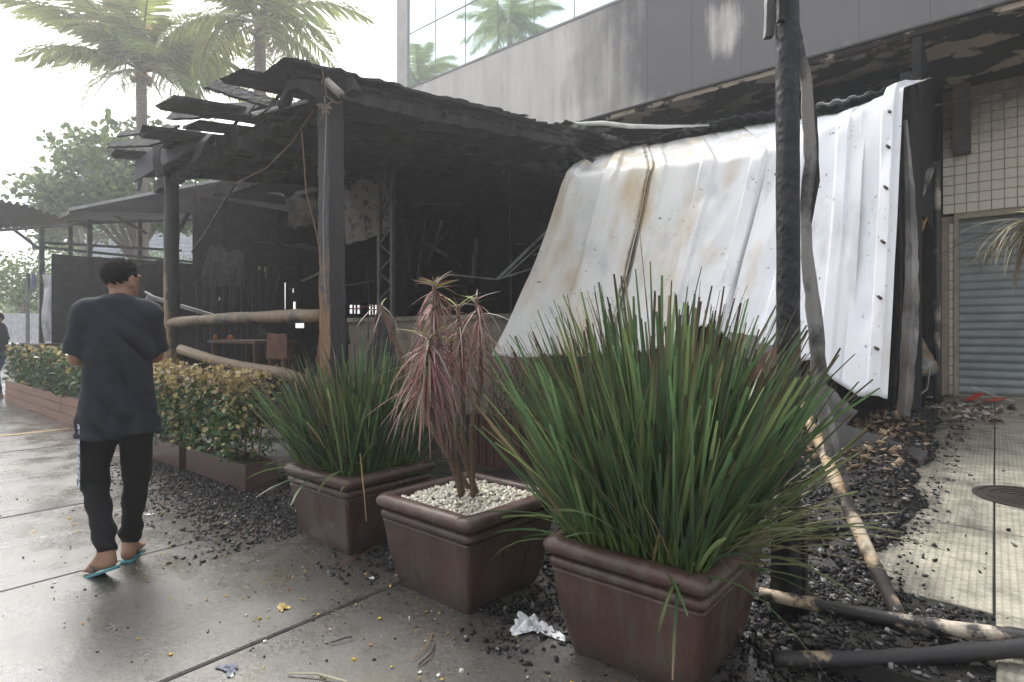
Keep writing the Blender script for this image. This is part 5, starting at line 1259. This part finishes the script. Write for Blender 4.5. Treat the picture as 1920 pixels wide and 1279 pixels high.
    sel = rg.choice(len(v), 2600); p0 = v[sel]; n0 = nrm[sel]; tg = np.array([0, 0, -1.]) + HR @ np.array((.25, -.5, 0)) + rg.normal(0, .5, (2600, 3)); tg -= (tg * n0).sum(1)[:, None] * n0; tg /= np.linalg.norm(tg, axis=1)[:, None]
    up_ = np.clip((p0[:, 2] - hc[2]) / .1, -.6, 1)[:, None]; dd = tg * .8 + n0 * (.35 + .35 * np.clip(up_, 0, 1)); L_ = (.006 + .007 * np.clip(up_ + .3, 0, 1)) * rg.uniform(.6, 1.3, (2600, 1)); sd3 = np.cross(dd, n0); sd3 /= np.linalg.norm(sd3, axis=1)[:, None]
    sv3 = np.stack([p0 - sd3 * .0011 - n0 * .002, p0 + sd3 * .0011 - n0 * .002, p0 + dd * L_], 1).reshape(-1, 3)
    hs_ = link('hair_strands', np_mesh('hair_strands', sv3, np.arange(7800).reshape(-1, 3)), mats['hair'], root); tag(hs_, kind='stuff')
    # shirt
    zt = pose['sh_l'][2]
    def folds(P):
        x, y, z = P[..., 0], P[..., 1], P[..., 2]
        rd = lambda q: 1 - 1.6 * np.abs(np.sin(q * .5)) ** .7
        f1 = rd((x * .9 + z * .75) * 46 + 2 * np.sin(z * 9)) * np.exp(-((x - .06 + (1.2 - z) * .25) / .10) ** 2) * np.clip((1.42 - z) * 5, 0, 1)
        f2 = rd((x * .7 - z * .5) * 38 + 1.5 * np.sin(x * 20)) * np.clip((1.15 - z) * 3, 0, 1)
        f3 = rd(x * 55 + 3 * np.sin(z * 6)) * np.clip((.98 - z) * 4, 0, 1)
        return .024 * f1 + .006 * f2 + .008 * f3 + .003 * np.sin(z * 60 + x * 25) * np.sin(x * 33)
    def shirt(P):
        x, y, z = P[..., 0], P[..., 1], P[..., 2]
        rx = zprof(z, [(.7, .212), (.85, .198), (1.0, .172), (1.15, .168), (1.3, .172), (1.42, .172), (1.52, .11)]); ry = zprof(z, [(.7, .135), (.9, .13), (1.05, .12), (1.2, .128), (1.36, .125), (1.47, .09), (1.54, .06)])
        q = np.sqrt((x / rx) ** 2 + ((y + .005) / ry) ** 2); d = (q - 1) * np.minimum(rx, ry) * .95
        d = np.maximum(d, z - 1.50); sl_ = np.array(pose['sh_l'], float); sr = np.array(pose['sh_r'], float)
        d = smin(d, cone(P, sl_, (0, -.01, zt + .045), .068, .07), .05); d = smin(d, cone(P, sr, (0, -.01, zt + .045), .068, .07), .05)
        for s in ('l', 'r'):
            a = np.array(pose['sh_' + s], float); b_ = np.array(pose['el_' + s], float); dr_ = (b_ - a) / np.linalg.norm(b_ - a)
            sl1 = cone(P, a, a + dr_ * .30, .070, .082); sl1 = np.maximum(sl1, (P - (a + dr_ * pose.get('sleeve', .235))) @ dr_); d = smin(d, sl1, .035)
        d = d + folds(P) - .004 * np.exp(-((z - pose['hem'] - .018) / .008) ** 2)
        d = np.maximum(d, pose['hem'] + .012 * np.sin(x * 16) - z)                          # hem
        nk = np.array(pose['neck']); d = np.maximum(d, -cone(P, nk + np.array((0, .015, -.02)), nk + np.array((0, .02, .1)), .064, .072)); return d
    v, f = sdf_mesh(shirt, lo, hi, h); link('t_shirt' if mats.get('tee') else 'jacket', np_mesh('shirt', v, f, None, True), mats['shirt'], root)
    def pants(P):
        d = None; z = P[..., 2]
        d = ell(P, (0, 0, .88), (.168, .118, .16))
        for s in ('l', 'r'):
            an = np.array(pose['an_' + s], float); kn = np.array(pose['kn_' + s], float); cf = an + (kn - an) * .015
            e = chain(P, [pose['hip_' + s], kn, kn + (an - kn) * .8, cf], [.100, .068, .052, .044], .03)
            wob = .005 * np.sin(z * 70 + P[..., 0] * 30) * np.clip((.36 - z) * 6, 0, 1) + .004 * np.sin(z * 33 + P[..., 1] * 40 + (0 if s == 'l' else 2))
            e = e + wob; e = np.maximum(e, (cf - (an - kn) * 0 - P) @ ((kn - an) / np.linalg.norm(kn - an)) - .02)
            d = smin(d, e, .03) if d is not None else e
        return d
    v, f = sdf_mesh(pants, lo, hi, h); pn = link('trousers', np_mesh('trousers', v, f, None, True), mats['pants'], root)
    if 'stripe' in mats:
        hp_ = np.array(pose['hip_l'], float); kn = np.array(pose['kn_l'], float); V = []; Fq = []
        n_ = 16; ks = np.linspace(0, 1, n_)
        for i, t in enumerate(ks):
            c_ = hp_ + (kn - hp_) * t * .95 + np.array((0, -.01, -.05)); rr_ = .100 + (.068 - .100) * t * .95 + .004
            for a in (-.62, -.40, -.18): V.append(c_ + np.array((-math.cos(a) * rr_, math.sin(a) * rr_ - .01, 0)))
        for i in range(n_ - 1):
            for j in range(2): q = i * 3 + j; Fq.append((q, q + 1, q + 4, q + 3))
        link('side_stripe', np_mesh('side_stripe', V, Fq, None, True), mats['stripe'], pn)
    for s in ('l', 'r'):
        t = np.array(pose['toe_' + s], float); he = np.array(pose['he_' + s], float); fd = t - he; Lf = np.linalg.norm(fd); fd = fd / Lf; up = np.array((0, 0, 1.)) - fd * fd[2]; up /= np.linalg.norm(up); sd2 = np.cross(fd, up)
        V = []; Fq = []; st = [(-.045, .026), (-.02, .034), (.04, .034), (.10, .036), (.16, .045), (.21, .046), (.245, .034), (.262, .015)]
        drop = mats.get('drop', .036)
        for q, hw in st:
            for b_, u in ((-1, 0), (1, 0), (1, -.016), (-1, -.016)): V.append(he + fd * (q * (Lf + .06) / .22) + sd2 * (b_ * hw) + up * (u - drop + .004))
        for i in range(len(st) - 1):
            for j in range(4): a = i * 4; Fq.append((a + j, a + (j + 1) % 4, a + 4 + (j + 1) % 4, a + 4 + j))
        Fq.append((3, 2, 1, 0)); a = (len(st) - 1) * 4; Fq.append((a, a + 1, a + 2, a + 3))
        so = link('flip_flop' if mats.get('tee') else 'shoe', np_mesh('sole', V, Fq), mats['shoe'], root)
        if mats.get('tee'):
            mb = MB(); tp = Vector(t + up * .006 + fd * .015)
            for b_ in (-1, 1):
                e0 = Vector(he + fd * (.45 * Lf) + sd2 * (b_ * .038) - up * .02); mb.tube([e0, (e0 + tp) / 2 + Vector(up) * .026 + Vector(sd2) * (b_ * .006), tp], .006, 5)
            o = link('strap', mb.mesh('strap'), mats['strap'], so)
    return root
def skin_mat(name, c):
    t = NT(name); n = t.noise(t.coord('Object'), 30, 4); t.set(t.mix(n, c, tuple(x * .75 for x in c)), .5, .35); t.b.inputs['Subsurface Weight'].default_value = .12; t.b.inputs['Subsurface Radius'].default_value = (.01, .004, .002); return t.m
def cloth(name, c, c2=None):
    t = NT(name); v = t.coord('Object'); n = t.noise(v, 4, 5); f = t.noise(v, 350, 2); t.set(t.mix(n, c, c2 or tuple(x * .7 for x in c)), .88, .2); t.b.inputs['Sheen Weight'].default_value = .06; t.bump(f, .2, .002); return t.m
def hair_mat():
    t = NT('black_hair'); n = t.noise(t.coord('Object', (1, 1, .4)), 160, 3); t.set(t.mix(n, (.010, .009, .010), (.022, .02, .02)), .85, .15); t.bump(n, .8, .004); return t.m
M_HAIR = hair_mat()
def stripe_mat():
    t = NT('sequin_stripe'); n = t.noise(t.coord('Object', (1, 1, .6)), 90, 2); t.set(t.ramp(n, [(.42, (.05, .05, .06)), (.5, (.45, .48, .6)), (.6, (.7, .72, .78))]), .5, .4); return t.m
manp = gnd(222, 1062)
pose = dict(head=(.012, .05, 1.632), turn=R(-42), neck=(.005, .0, 1.50), sh_l=(-.142, 0, 1.435), sh_r=(.142, 0, 1.435), el_l=(-.19, .04, 1.185), el_r=(.175, .11, 1.19),
            wr_l=(-.06, .23, 1.17), wr_r=(.02, .28, 1.20), hip_l=(-.085, 0, .88), hip_r=(.085, 0, .88), kn_l=(-.115, .05, .50), kn_r=(.085, .10, .48), an_l=(-.045, -.16, .15), an_r=(.05, .10, .085),
            toe_l=(-.115, -.055, .035), toe_r=(.085, .215, .03), he_l=(-.035, -.185, .095), he_r=(.045, .06, .045), hem=.745, box=((-.42, -.3, -.02), (.42, .5, 1.80)))
person(tuple(manp), R(72), pose, 'man in a loose black t-shirt and black trousers walking away in flip-flops', dict(
    skin=skin_mat('tan_skin', (.36, .20, .13)), hair=M_HAIR, shirt=cloth('black_cotton', (.030, .031, .041), (.022, .023, .031)), pants=cloth('black_jersey', (.016, .016, .017)), stripe=stripe_mat(),
    shoe=mat('teal_rubber', (.10, .30, .34), coord='Object', bump=.05), strap=mat('dark_strap', (.04, .05, .05), coord='Object'), tee=True))
fp_ = gnd(-2, 746)
pose2 = dict(pose); pose2.update(turn=R(60), head=(0, .02, 1.63), an_l=(-.10, -.05, .085), kn_l=(-.09, .02, .5), he_l=(-.10, -.085, .045), toe_l=(-.11, .11, .03), wr_l=(-.2, .1, .95), wr_r=(.2, .12, .95), el_l=(-.24, -.02, 1.17), el_r=(.24, -.02, 1.17), hem=.86, sleeve=.26, box=((-.45, -.3, -.02), (.45, .5, 1.80)))
person(tuple(fp_), R(150), pose2, 'person in a dark jacket and blue jeans at the left edge of the photo', dict(
    skin=skin_mat('tan_skin_b', (.34, .2, .13)), hair=M_HAIR, shirt=cloth('dark_jacket', (.04, .04, .055)), pants=cloth('blue_denim', (.06, .09, .18)), shoe=mat('grey_shoe', (.3, .3, .32), coord='Object'), strap=None), h=.014, hh=.012)

# ------------------------------------------------------------------ trees
M_FROND = leaf_mat('palm_leaf', trans=.4, rough=.4); M_BARK = mat('palm_bark', (.22, .19, .16), (.14, .12, .1), rough=.9, stretch=(1, 1, 5), bump=.4, bscale=20)
def frond_mesh(L, seed, dry=0):
    r = np.random.default_rng(seed); n = 46; V = []; F = []; C = []
    mb = MB(); pts = []
    for i in range(13):
        t = i / 12; pts.append(Vector((L * (t - .18 * t * t), 0, L * (.30 * t - .62 * t * t))))
    mb.tube(pts, [.035 * (1 - .85 * i / 12) for i in range(13)], 5, col=(.16, .17, .06))
    def rp(t): return np.array((L * (t - .18 * t * t), 0, L * (.30 * t - .62 * t * t)))
    for i in range(n):
        t = .14 + .86 * i / (n - 1); p = rp(t); ll = .75 * math.sin(math.pi * (.12 + .8 * t)) ** .8 * L / 3
        for s in (-1, 1):
            d = np.array((.55 + r.normal(0, .08), s * 1.0, -.35 - .5 * r.random())); d /= np.linalg.norm(d); e = d + np.array((.1, 0, -.8)); e /= np.linalg.norm(e); w_ = np.array((.028, 0, .01))
            a = len(mb.v); c = tuple(np.array((.26, .30, .09)) * r.uniform(.7, 1.35)) if r.random() > dry else (.3, .22, .08)
            mb.add([p - w_, p + w_, p + d * ll * .55 + w_, p + d * ll * .55 - w_, p + d * ll * .55 + e * ll * .5], [(0, 1, 2, 3), (3, 2, 4)], c)
    return mb.mesh('frond')
FR = [frond_mesh(3.2, s, .05) for s in range(4)]
def palm(px_, py_, d, nfr, label, seed, base=None, hgt=None, sc=1.0, low=-20):
    top = at(px_, py_, d) if base is None else Vector((base[0], base[1], hgt)); r = random.Random(seed)
    t = thing('palm_tree', (top.x, top.y, 0), label, 'palm tree', 'coconut palms')
    mb = MB(); mb.tube([(top.x + .25 * math.sin(i / 14 * 2.2) * (1 - i / 14), top.y, top.z * i / 14) for i in range(15)], [.21 - .05 * i / 14 for i in range(15)], 10, .06, seed=seed); mb.build('trunk', M_BARK, t, True)
    for i in range(nfr):
        a = i * 2.399 + r.random() * .3; el = R(low + (i / nfr) ** .8 * (82 - low)); s_ = sc * r.uniform(.85, 1.1)
        link('frond', FR[i % 4], M_FROND, t, (0, 0, top.z), (0, -el + .3, a), (s_, s_, s_))
    M_CO = mat('coconut', (.35, .2, .07), (.2, .14, .06), coord='Object')
    mb = MB()
    for i in range(7): a = i * .9; mb = MB(); c = Vector((top.x + .24 * math.cos(a), top.y + .24 * math.sin(a), top.z - .15 - .08 * (i % 3))); mb.tube([c + Vector((0, 0, -.12)), c + Vector((0, 0, -.06)), c, c + Vector((0, 0, .07)), c + Vector((0, 0, .11))], [.02, .09, .11, .08, .02], 8); mb.build('coconut', M_CO, t, True)
palm(265, 135, 20, 34, 'coconut palm standing behind the far kiosk, yellowish fronds rising', 3, sc=1.3, low=12)
palm(487, 45, 18, 28, 'coconut palm whose trunk rises behind the charred roof peak', 5, sc=1.1, low=-25)
palm(0, 0, 0, 24, 'coconut palm on the street side, mirrored in the middle of the office windows', 7, (-19.4, -5.0), 17.3)
palm(0, 0, 0, 24, 'coconut palm on the street side, mirrored at the left end of the office windows', 9, (-24.5, -3.0), 15.2)
M_TLEAF = leaf_mat('tree_leaf', trans=.35); M_TBARK = mat('tree_bark', (.28, .24, .2), (.16, .13, .11), rough=.9)
def tree(base, th, cr, crz, n, seed, label, leafc, size=.16, nb=9, thick=.18):
    r = np.random.default_rng(seed); t = thing('leafy_tree', tuple(base), label, 'tree', 'broadleaf trees beyond the kiosk')
    b_ = Vector(base); mb = MB(); mb.tube([b_, b_ + Vector((.1, .1, th * .4)), b_ + Vector((0, .15, th * .75)), b_ + Vector((.1, 0, th))], [thick, thick * .8, thick * .7, thick * .5], 9, .08); mb.build('trunk', M_TBARK, t, True)
    cen = []
    for i in range(nb):
        a = r.uniform(0, 6.28); rad = cr * r.uniform(.25, .85); e = np.array((b_.x + rad * math.cos(a), b_.y + rad * math.sin(a), b_.z + th + crz * r.uniform(-.35, .8))); cen.append(e)
        mb = MB(); s0 = b_ + Vector((0, .1, th * r.uniform(.6, .95))); mb.tube([s0, s0.lerp(Vector(e), .5) + Vector((0, 0, .2)), Vector(e)], [thick * .45, thick * .3, .02], 6); mb.build('limb', M_TBARK, t, True)
    cen = np.array(cen)
    def fn(r, n):
        k = r.integers(0, len(cen), n); u = r.normal(size=(n, 3)); u /= np.linalg.norm(u, axis=1)[:, None]; rr_ = r.random(n) ** .45
        return cen[k] + u * rr_[:, None] * np.array((cr * .42, cr * .42, crz * .34))
    def cf(r, P): return np.array(leafc)[r.choice(len(leafc), len(P))] * r.uniform(.65, 1.25, (len(P), 1))
    v, f, c_ = leaf_cloud(n, fn, seed, size, cf); np_obj('crown', v, f, M_TLEAF, t, c_)
g1 = [(.13, .19, .07), (.18, .25, .08), (.09, .14, .06)]; g2 = [(.15, .23, .07), (.2, .27, .08), (.10, .17, .06)]
p = gnd(290, 660); b0 = at(250, 640, 24); tree((b0.x, b0.y, 0), 7.0, 4.0, 2.6, 7500, 51, 'broad almond tree with a pale trunk behind the kiosk roof', g1, .26, 14, .26)
b0 = at(150, 640, 30); tree((b0.x, b0.y, 0), 6.8, 3.0, 2.6, 4200, 52, 'rounded tree behind the coconut palm, above the kiosk roof', g1, .26, 10)
b0 = at(40, 640, 26); tree((b0.x, b0.y, 0), 3.6, 3.0, 2.2, 4200, 53, 'light green feathery tree beyond the dark awning', g2, .15, 12)
b0 = at(220, 640, 30); tree((b0.x, b0.y, 0), 4.0, 3.6, 1.6, 4200, 54, 'light green tree seen over the black hoarding', g2, .15, 12)
b0 = at(-40, 640, 34); tree((b0.x, b0.y, 0), 2.6, 3.6, 1.8, 3000, 55, 'low dark tree at the far left behind the white hoarding', g1, .2, 10)
b0 = at(390, 640, 30); tree((b0.x, b0.y, 0), 3.6, 2.2, 1.4, 2000, 56, 'small tree glimpsed just right of the round log post', g1, .2, 7)
# ------------------------------------------------------------------ far things
wf = thing('white_hoarding', at(30, 680, 24), 'long white hoarding across the street at the left edge', 'hoarding')
a = at(-120, 640, 25); b_ = at(100, 640, 23); M_WH = mat('white_board', (.66, .67, .7), bump=.02)
for i in range(6):
    p0 = a.lerp(b_, i / 6); p1 = a.lerp(b_, (i + 1) / 6 - .003); mb = MB(); mb.bar((p0.x, p0.y, 1.55), (p1.x, p1.y, 1.55), .05, 1.2); mb.build('panel', M_WH, wf)
mb = MB(); mb.bar((a.x, a.y, .45), (b_.x, b_.y, .45), .3, .9); mb.build('low_wall', mat('pale_wall', (.5, .5, .48)), wf)
sg = thing('street_sign', at(55, 690, 16), 'thin grey sign pole with a small blue plate beyond the white curtain', 'sign')
p0 = at(52, 690, 16); mb = MB(); mb.tube([(p0.x, p0.y, 0), (p0.x, p0.y, 3.0)], .05, 8); mb.build('pole', M_ALU, sg)
q = at(62, 528, 16); mb = MB(); mb.bar((q.x - .15, q.y, q.z), (q.x + .25, q.y, q.z), .02, .42); mb.build('plate', mat('blue_plate', (.08, .09, .28)), sg)
fb = thing('far_building', at(300, 640, 48), 'pale far building with horizontal bluish louvres behind the trees', 'building')
a = at(200, 640, 48); b_ = at(400, 640, 46); M_FB = mat('pale_blue_wall', (.55, .6, .68), bump=0); M_FB2 = mat('louvre_blue', (.4, .46, .56), bump=0)
mb = MB(); mb.bar((a.x, a.y, 5.3), (b_.x, b_.y, 5.3), 4, 10.4); mb.build('wall', M_FB, fb)
nrm = (FW * -1)
for i in range(16):
    z = 5.6 + i * .3; mb = MB(); mb.bar(Vector((a.x, a.y, z)) + nrm * 2.1, Vector((b_.x, b_.y, z)) + nrm * 2.1, .12, .12); mb.build('louvre', M_FB2, fb)
# green hill far behind
hv = []; hf = []
for i in range(41):
    for j in range(9):
        t = i / 40; px_ = -300 + 900 * t; dd = 100 + j * 4; q = at(px_, 640, dd); z = max(0, (34 * math.exp(-((px_ - 250) / 170) ** 2) + 1.2 * math.sin(i * 1.7) + .8 * math.sin(i * 3.1 + j)) * math.sin(j / 8 * math.pi)); hv.append((q.x, q.y, z - .5))
for i in range(40):
    for j in range(8): q = i * 9 + j; hf.append((q, q + 9, q + 10, q + 1))
tag(np_obj('hill', hv, hf, mat('hill_green', (.06, .09, .035), (.04, .06, .03), scale=.3), None, None, True), kind='structure')

# ------------------------------------------------------------------ charcoal, ash and litter
r = np.random.default_rng(77)
def scatter(n, fn, s0, s1, seed, flat=.6, hf=None):
    P = fn(np.random.default_rng(seed), n); s = np.random.default_rng(seed + 1).uniform(0, 1, n) ** 2.2 * (s1 - s0) + s0
    pos = np.concatenate([P, np.zeros((n, 1))], 1); pos[:, 2] = (hf(P[:, 0], P[:, 1]) if hf else 0) + s * .18; return pos, s
def seg_spill(r, n):
    a = r.random(n); x = -3.5 - 3.4 * a; y = 2.25 - np.abs(r.normal(0, .33, n)) * (1.15 - .6 * a); return np.stack([x, y], -1)
def under(r, n): return np.stack([r.uniform(-5.2, -.4, n), 2.0 + np.abs(r.normal(0, .5, n))], -1)
def heap(r, n):
    x = r.uniform(-2.6, .0, n) + r.normal(0, .1, n); y = r.uniform(2.5, 8.6, n); x = np.minimum(x, -.30 - .03 * (y - 3) - np.abs(r.normal(0, .12, n)) + .06 * np.sin(y * 3.1)); return np.stack([x, y], -1)
def side(r, n):
    y = r.uniform(2.85, 10.8, n); return np.stack([-.40 + np.abs(r.normal(0, .09, n)) * (1 + 1.6 * (r.random(n) < .12)), y], -1)
def front(r, n): return np.stack([r.uniform(-6, .2, n), 2.0 - np.abs(r.normal(0, .8, n))], -1)
def gap(r, n): return np.stack([r.choice([-1.62, -2.68, -.45, -3.9], n) + r.normal(0, .14, n), r.uniform(1.75, 3.0, n)], -1)
M_COAL = vc_mat('charcoal', .5, .28, .5)
def coal(fn, n, s0, s1, seed, name, lab, hf=None, ash=.05, flat=.6):
    pos, s = scatter(n, fn, s0, s1, seed, hf=hf); v, f = chunks(n, pos, s, seed, flat); rr_ = np.random.default_rng(seed + 5)
    c_ = np.array([(.013, .013, .014), (.03, .029, .03), (.06, .05, .042), (.2, .195, .19)])[rr_.choice(4, n, p=[.6, .25, .15 - ash, ash])]
    tag(np_obj(name, v, f, M_COAL, None, np.repeat(c_, 8, 0)), lab, 'charcoal', kind='stuff')
coal(seg_spill, 9000, .004, .026, 301, 'charcoal', 'black charcoal crumbs spilled in front of the low troughs', ash=.04)
coal(under, 6000, .005, .034, 302, 'charcoal', 'charcoal crumbs behind and between the big pots', lambda x, y: burnt_h(x, y) * (y > 2.62), .05)
coal(heap, 22000, .005, .042, 303, 'charcoal', 'heap of wet black charcoal beside the tactile pavement', burnt_h, .07)
def corner(r, n): return np.stack([np.minimum(r.uniform(-.95, .15, n), r.uniform(-.95, .15, n) + .25), r.uniform(2.45, 3.3, n)], -1)
coal(corner, 3600, .004, .03, 307, 'charcoal', 'charcoal crumbs around the two lying poles', lambda x, y: np.maximum(np.where((x > -.62) & (y > 2.5), pav_z(y) - .012, 0), burnt_h(x, y) * (y > 2.62)), .08)
coal(side, 700, .004, .028, 304, 'charcoal', 'thin charcoal scatter over the tactile pavement edge', lambda x, y: np.maximum(np.where(x > -.6, pav_z(y) + .003, 0), burnt_h(x, y)), .10)
coal(gap, 2600, .004, .026, 305, 'charcoal', 'charcoal grit in the gaps between the pots', lambda x, y: burnt_h(x, y) * (y > 2.62), .10)
coal(front, 700, .003, .014, 306, 'charcoal', 'sparse black grit on the wet concrete in front of the pots', ash=.12)
# brown leaf rubble by the frame post
def rub(r, n): return np.stack([-1.1 + r.normal(0, .38, n), 6.2 + r.normal(0, .7, n)], -1)
n = 1500; pos, s = scatter(n, rub, .012, .08, 320, hf=burnt_h); pos[:, 2] += .03; v, f = chunks(n, pos, s, 321, .25); c_ = np.array([(.19, .13, .08), (.12, .085, .055), (.26, .2, .14), (.05, .04, .035)])[r.choice(4, n)]
tag(np_obj('leaf_rubble', v, f, vc_mat('brown_rubble', .8, .2), None, np.repeat(c_, 8, 0)), 'brown dry leaf rubble under the border of the white sheet', 'rubble', kind='stuff')
def rub2(r, n): return np.stack([-.35 + r.normal(0, .3, n), 9.6 + r.normal(0, .5, n)], -1)
n = 260; pos, s = scatter(n, rub2, .02, .12, 330, hf=lambda x, y: pav_z(y)); v, f = chunks(n, pos, s, 331, .25); c_ = np.array([(.30, .24, .18), (.2, .16, .12), (.5, .45, .4), (.08, .06, .05)])[r.choice(4, n)]
tag(np_obj('plaster_rubble', v, f, vc_mat('pale_rubble', .8, .2), None, np.repeat(c_, 8, 0)), 'pale plaster and wood rubble at the foot of the tiled wall', 'rubble', kind='stuff')
# yellow petals and white flecks
n = 420; P = np.stack([r.uniform(-5.5, .2, n), 1.95 - np.abs(r.normal(0, .75, n))], -1); pos = np.concatenate([P, np.full((n, 1), .006)], 1); s = r.uniform(.004, .016, n); v, f = chunks(n, pos, s, 341, .25)
c_ = np.array([(.55, .36, .05), (.6, .58, .52), (.4, .2, .06), (.3, .28, .1)])[r.choice(4, n, p=[.42, .28, .12, .18])]
tag(np_obj('petal_litter', v, f, vc_mat('petals', .7, .3), None, np.repeat(c_, 8, 0)), 'tiny yellow petals and white flecks sprinkled over the wet concrete', 'litter', kind='stuff')
M_PLAS = mat('white_plastic', (.72, .72, .75), (.35, .35, .36), rough=.35, scale=30, lo=.5, hi=.62, bump=.4, bscale=25, spec=.5)
def crumple(name, c, sx, sy, h, m_, lab, seed, cat='litter', rot=0):
    n = 22; r = np.random.default_rng(seed); V = []; F = []
    for i in range(n):
        for j in range(n):
            u = i / (n - 1) * 2 - 1; w_ = j / (n - 1) * 2 - 1; k = max(0, 1 - (u * u + w_ * w_) * .55); a = math.atan2(w_, u); sc = .8 + .25 * math.sin(3 * a + seed) + .12 * math.sin(7 * a)
            V.append((c[0] + (u * math.cos(rot) - w_ * math.sin(rot)) * sx * sc, c[1] + (u * math.sin(rot) + w_ * math.cos(rot)) * sy * sc, c[2] + .005 + h * k * abs(math.sin(u * 5 + seed) * math.cos(w_ * 6 - u * 3) + .5 * r.random())))
    for i in range(n - 1):
        for j in range(n - 1): q = i * n + j; F.append((q, q + n, q + n + 1, q + 1))
    return tag(np_obj(name, V, F, m_), lab, cat)
crumple('plastic_bag', gnd(998, 1177), .125, .075, .035, M_PLAS, 'crumpled white plastic bag flattened on the concrete between two pots', 3, rot=R(40))
crumple('fallen_leaf', gnd(530, 1142), .034, .024, .024, mat('yellow_leaf', (.6, .42, .1), (.7, .6, .4)), 'curled yellow leaf lying alone on the wet concrete', 5)
crumple('paper_scrap', gnd(277, 966), .03, .02, .008, M_PLAS, 'small white paper scrap on the concrete beside the man', 7)
crumple('paper_scrap', gnd(698, 1086), .018, .015, .008, M_PLAS, 'tiny white scrap on the concrete left of the pebble pot', 8)
crumple('plastic_scrap', gnd(430, 1256), .05, .03, .008, mat('bluish_film', (.13, .14, .18)), 'bluish plastic film on the concrete at the bottom of the photo', 9)
for i, (q, lab) in enumerate([((1722, 1062), 'tall white ash flake in the charcoal heap'), ((1572, 1062), 'crumpled white scrap in the charcoal next to the leaning pole'), ((1660, 1078), 'white ash scrap just right of the leaning pole'), ((1712, 1078), 'flat white scrap in the middle of the charcoal heap')]):
    crumple('ash_flake', gnd(q[0], q[1], .07), .06, .04, .05, M_PLAS, lab, 20 + i)
def stick(a, b, rr_, col, lab, i):
    p0 = gnd(*a, .01); p1 = gnd(*b, .01); mb = MB(); mb.tube([p0, p0.lerp(p1, .4) + Vector((.012, .02, .006)), p1], rr_ * .6, 5, .2); tag(mb.build('twig', mat('twig_%d' % i, col)), lab, 'twig', 'twigs on the wet concrete')
for i, (a, b, rr_, col, lab) in enumerate([((633, 1062), (710, 1022), .006, (.18, .08, .07), 'thin reddish twig pointing at the farthest grass pot'), ((540, 1262), (650, 1278), .006, (.45, .42, .3), 'pale straw at the bottom border of the photo'),
        ((785, 1246), (815, 1208), .006, (.05, .035, .03), 'dark crooked twig near the bottom border'), ((620, 1205), (660, 1194), .005, (.04, .03, .03), 'small dark twig left of the scattered petals'), ((775, 1235), (812, 1185), .004, (.25, .15, .07), 'brown curved stem beside the dark crooked twig'), ((1810, 1270), (1862, 1247), .008, (.45, .25, .08), 'orange brown twig under the lower lying pole')]): stick(a, b, rr_, col, lab, i)
# dry straw stuck on the farthest pot and loose leaves on rims
mb = MB(); mb.tube([at(675, 850, 3.0), at(682, 920, 2.98), at(687, 978, 3.0)], [.004, .005, .003], 4); tag(mb.build('dry_straw', mat('dry_straw', (.4, .28, .12))), 'dry straw hanging down the side of the farthest grass pot', 'straw')

# ------------------------------------------------------------------ thin even haze added to stand in for veiling lens glare
hz = MB(); hz.box(-150, 150, -150, 150, -1.6, 46)
ho = hz.build('haze', None, None, origin=(0, 0, 0)); tag(ho, 'thin even haze added in place of veiling lens glare', 'haze', kind='stuff')
hm = bpy.data.materials.new('haze'); hm.use_nodes = True; hm.node_tree.nodes.clear()
o_ = hm.node_tree.nodes.new('ShaderNodeOutputMaterial'); pvn = hm.node_tree.nodes.new('ShaderNodeVolumePrincipled')
pvn.inputs['Color'].default_value = (.93, .94, .97, 1); pvn.inputs['Density'].default_value = .0042; pvn.inputs['Anisotropy'].default_value = .55
hm.node_tree.links.new(pvn.outputs[0], o_.inputs['Volume']); ho.data.materials.append(hm)
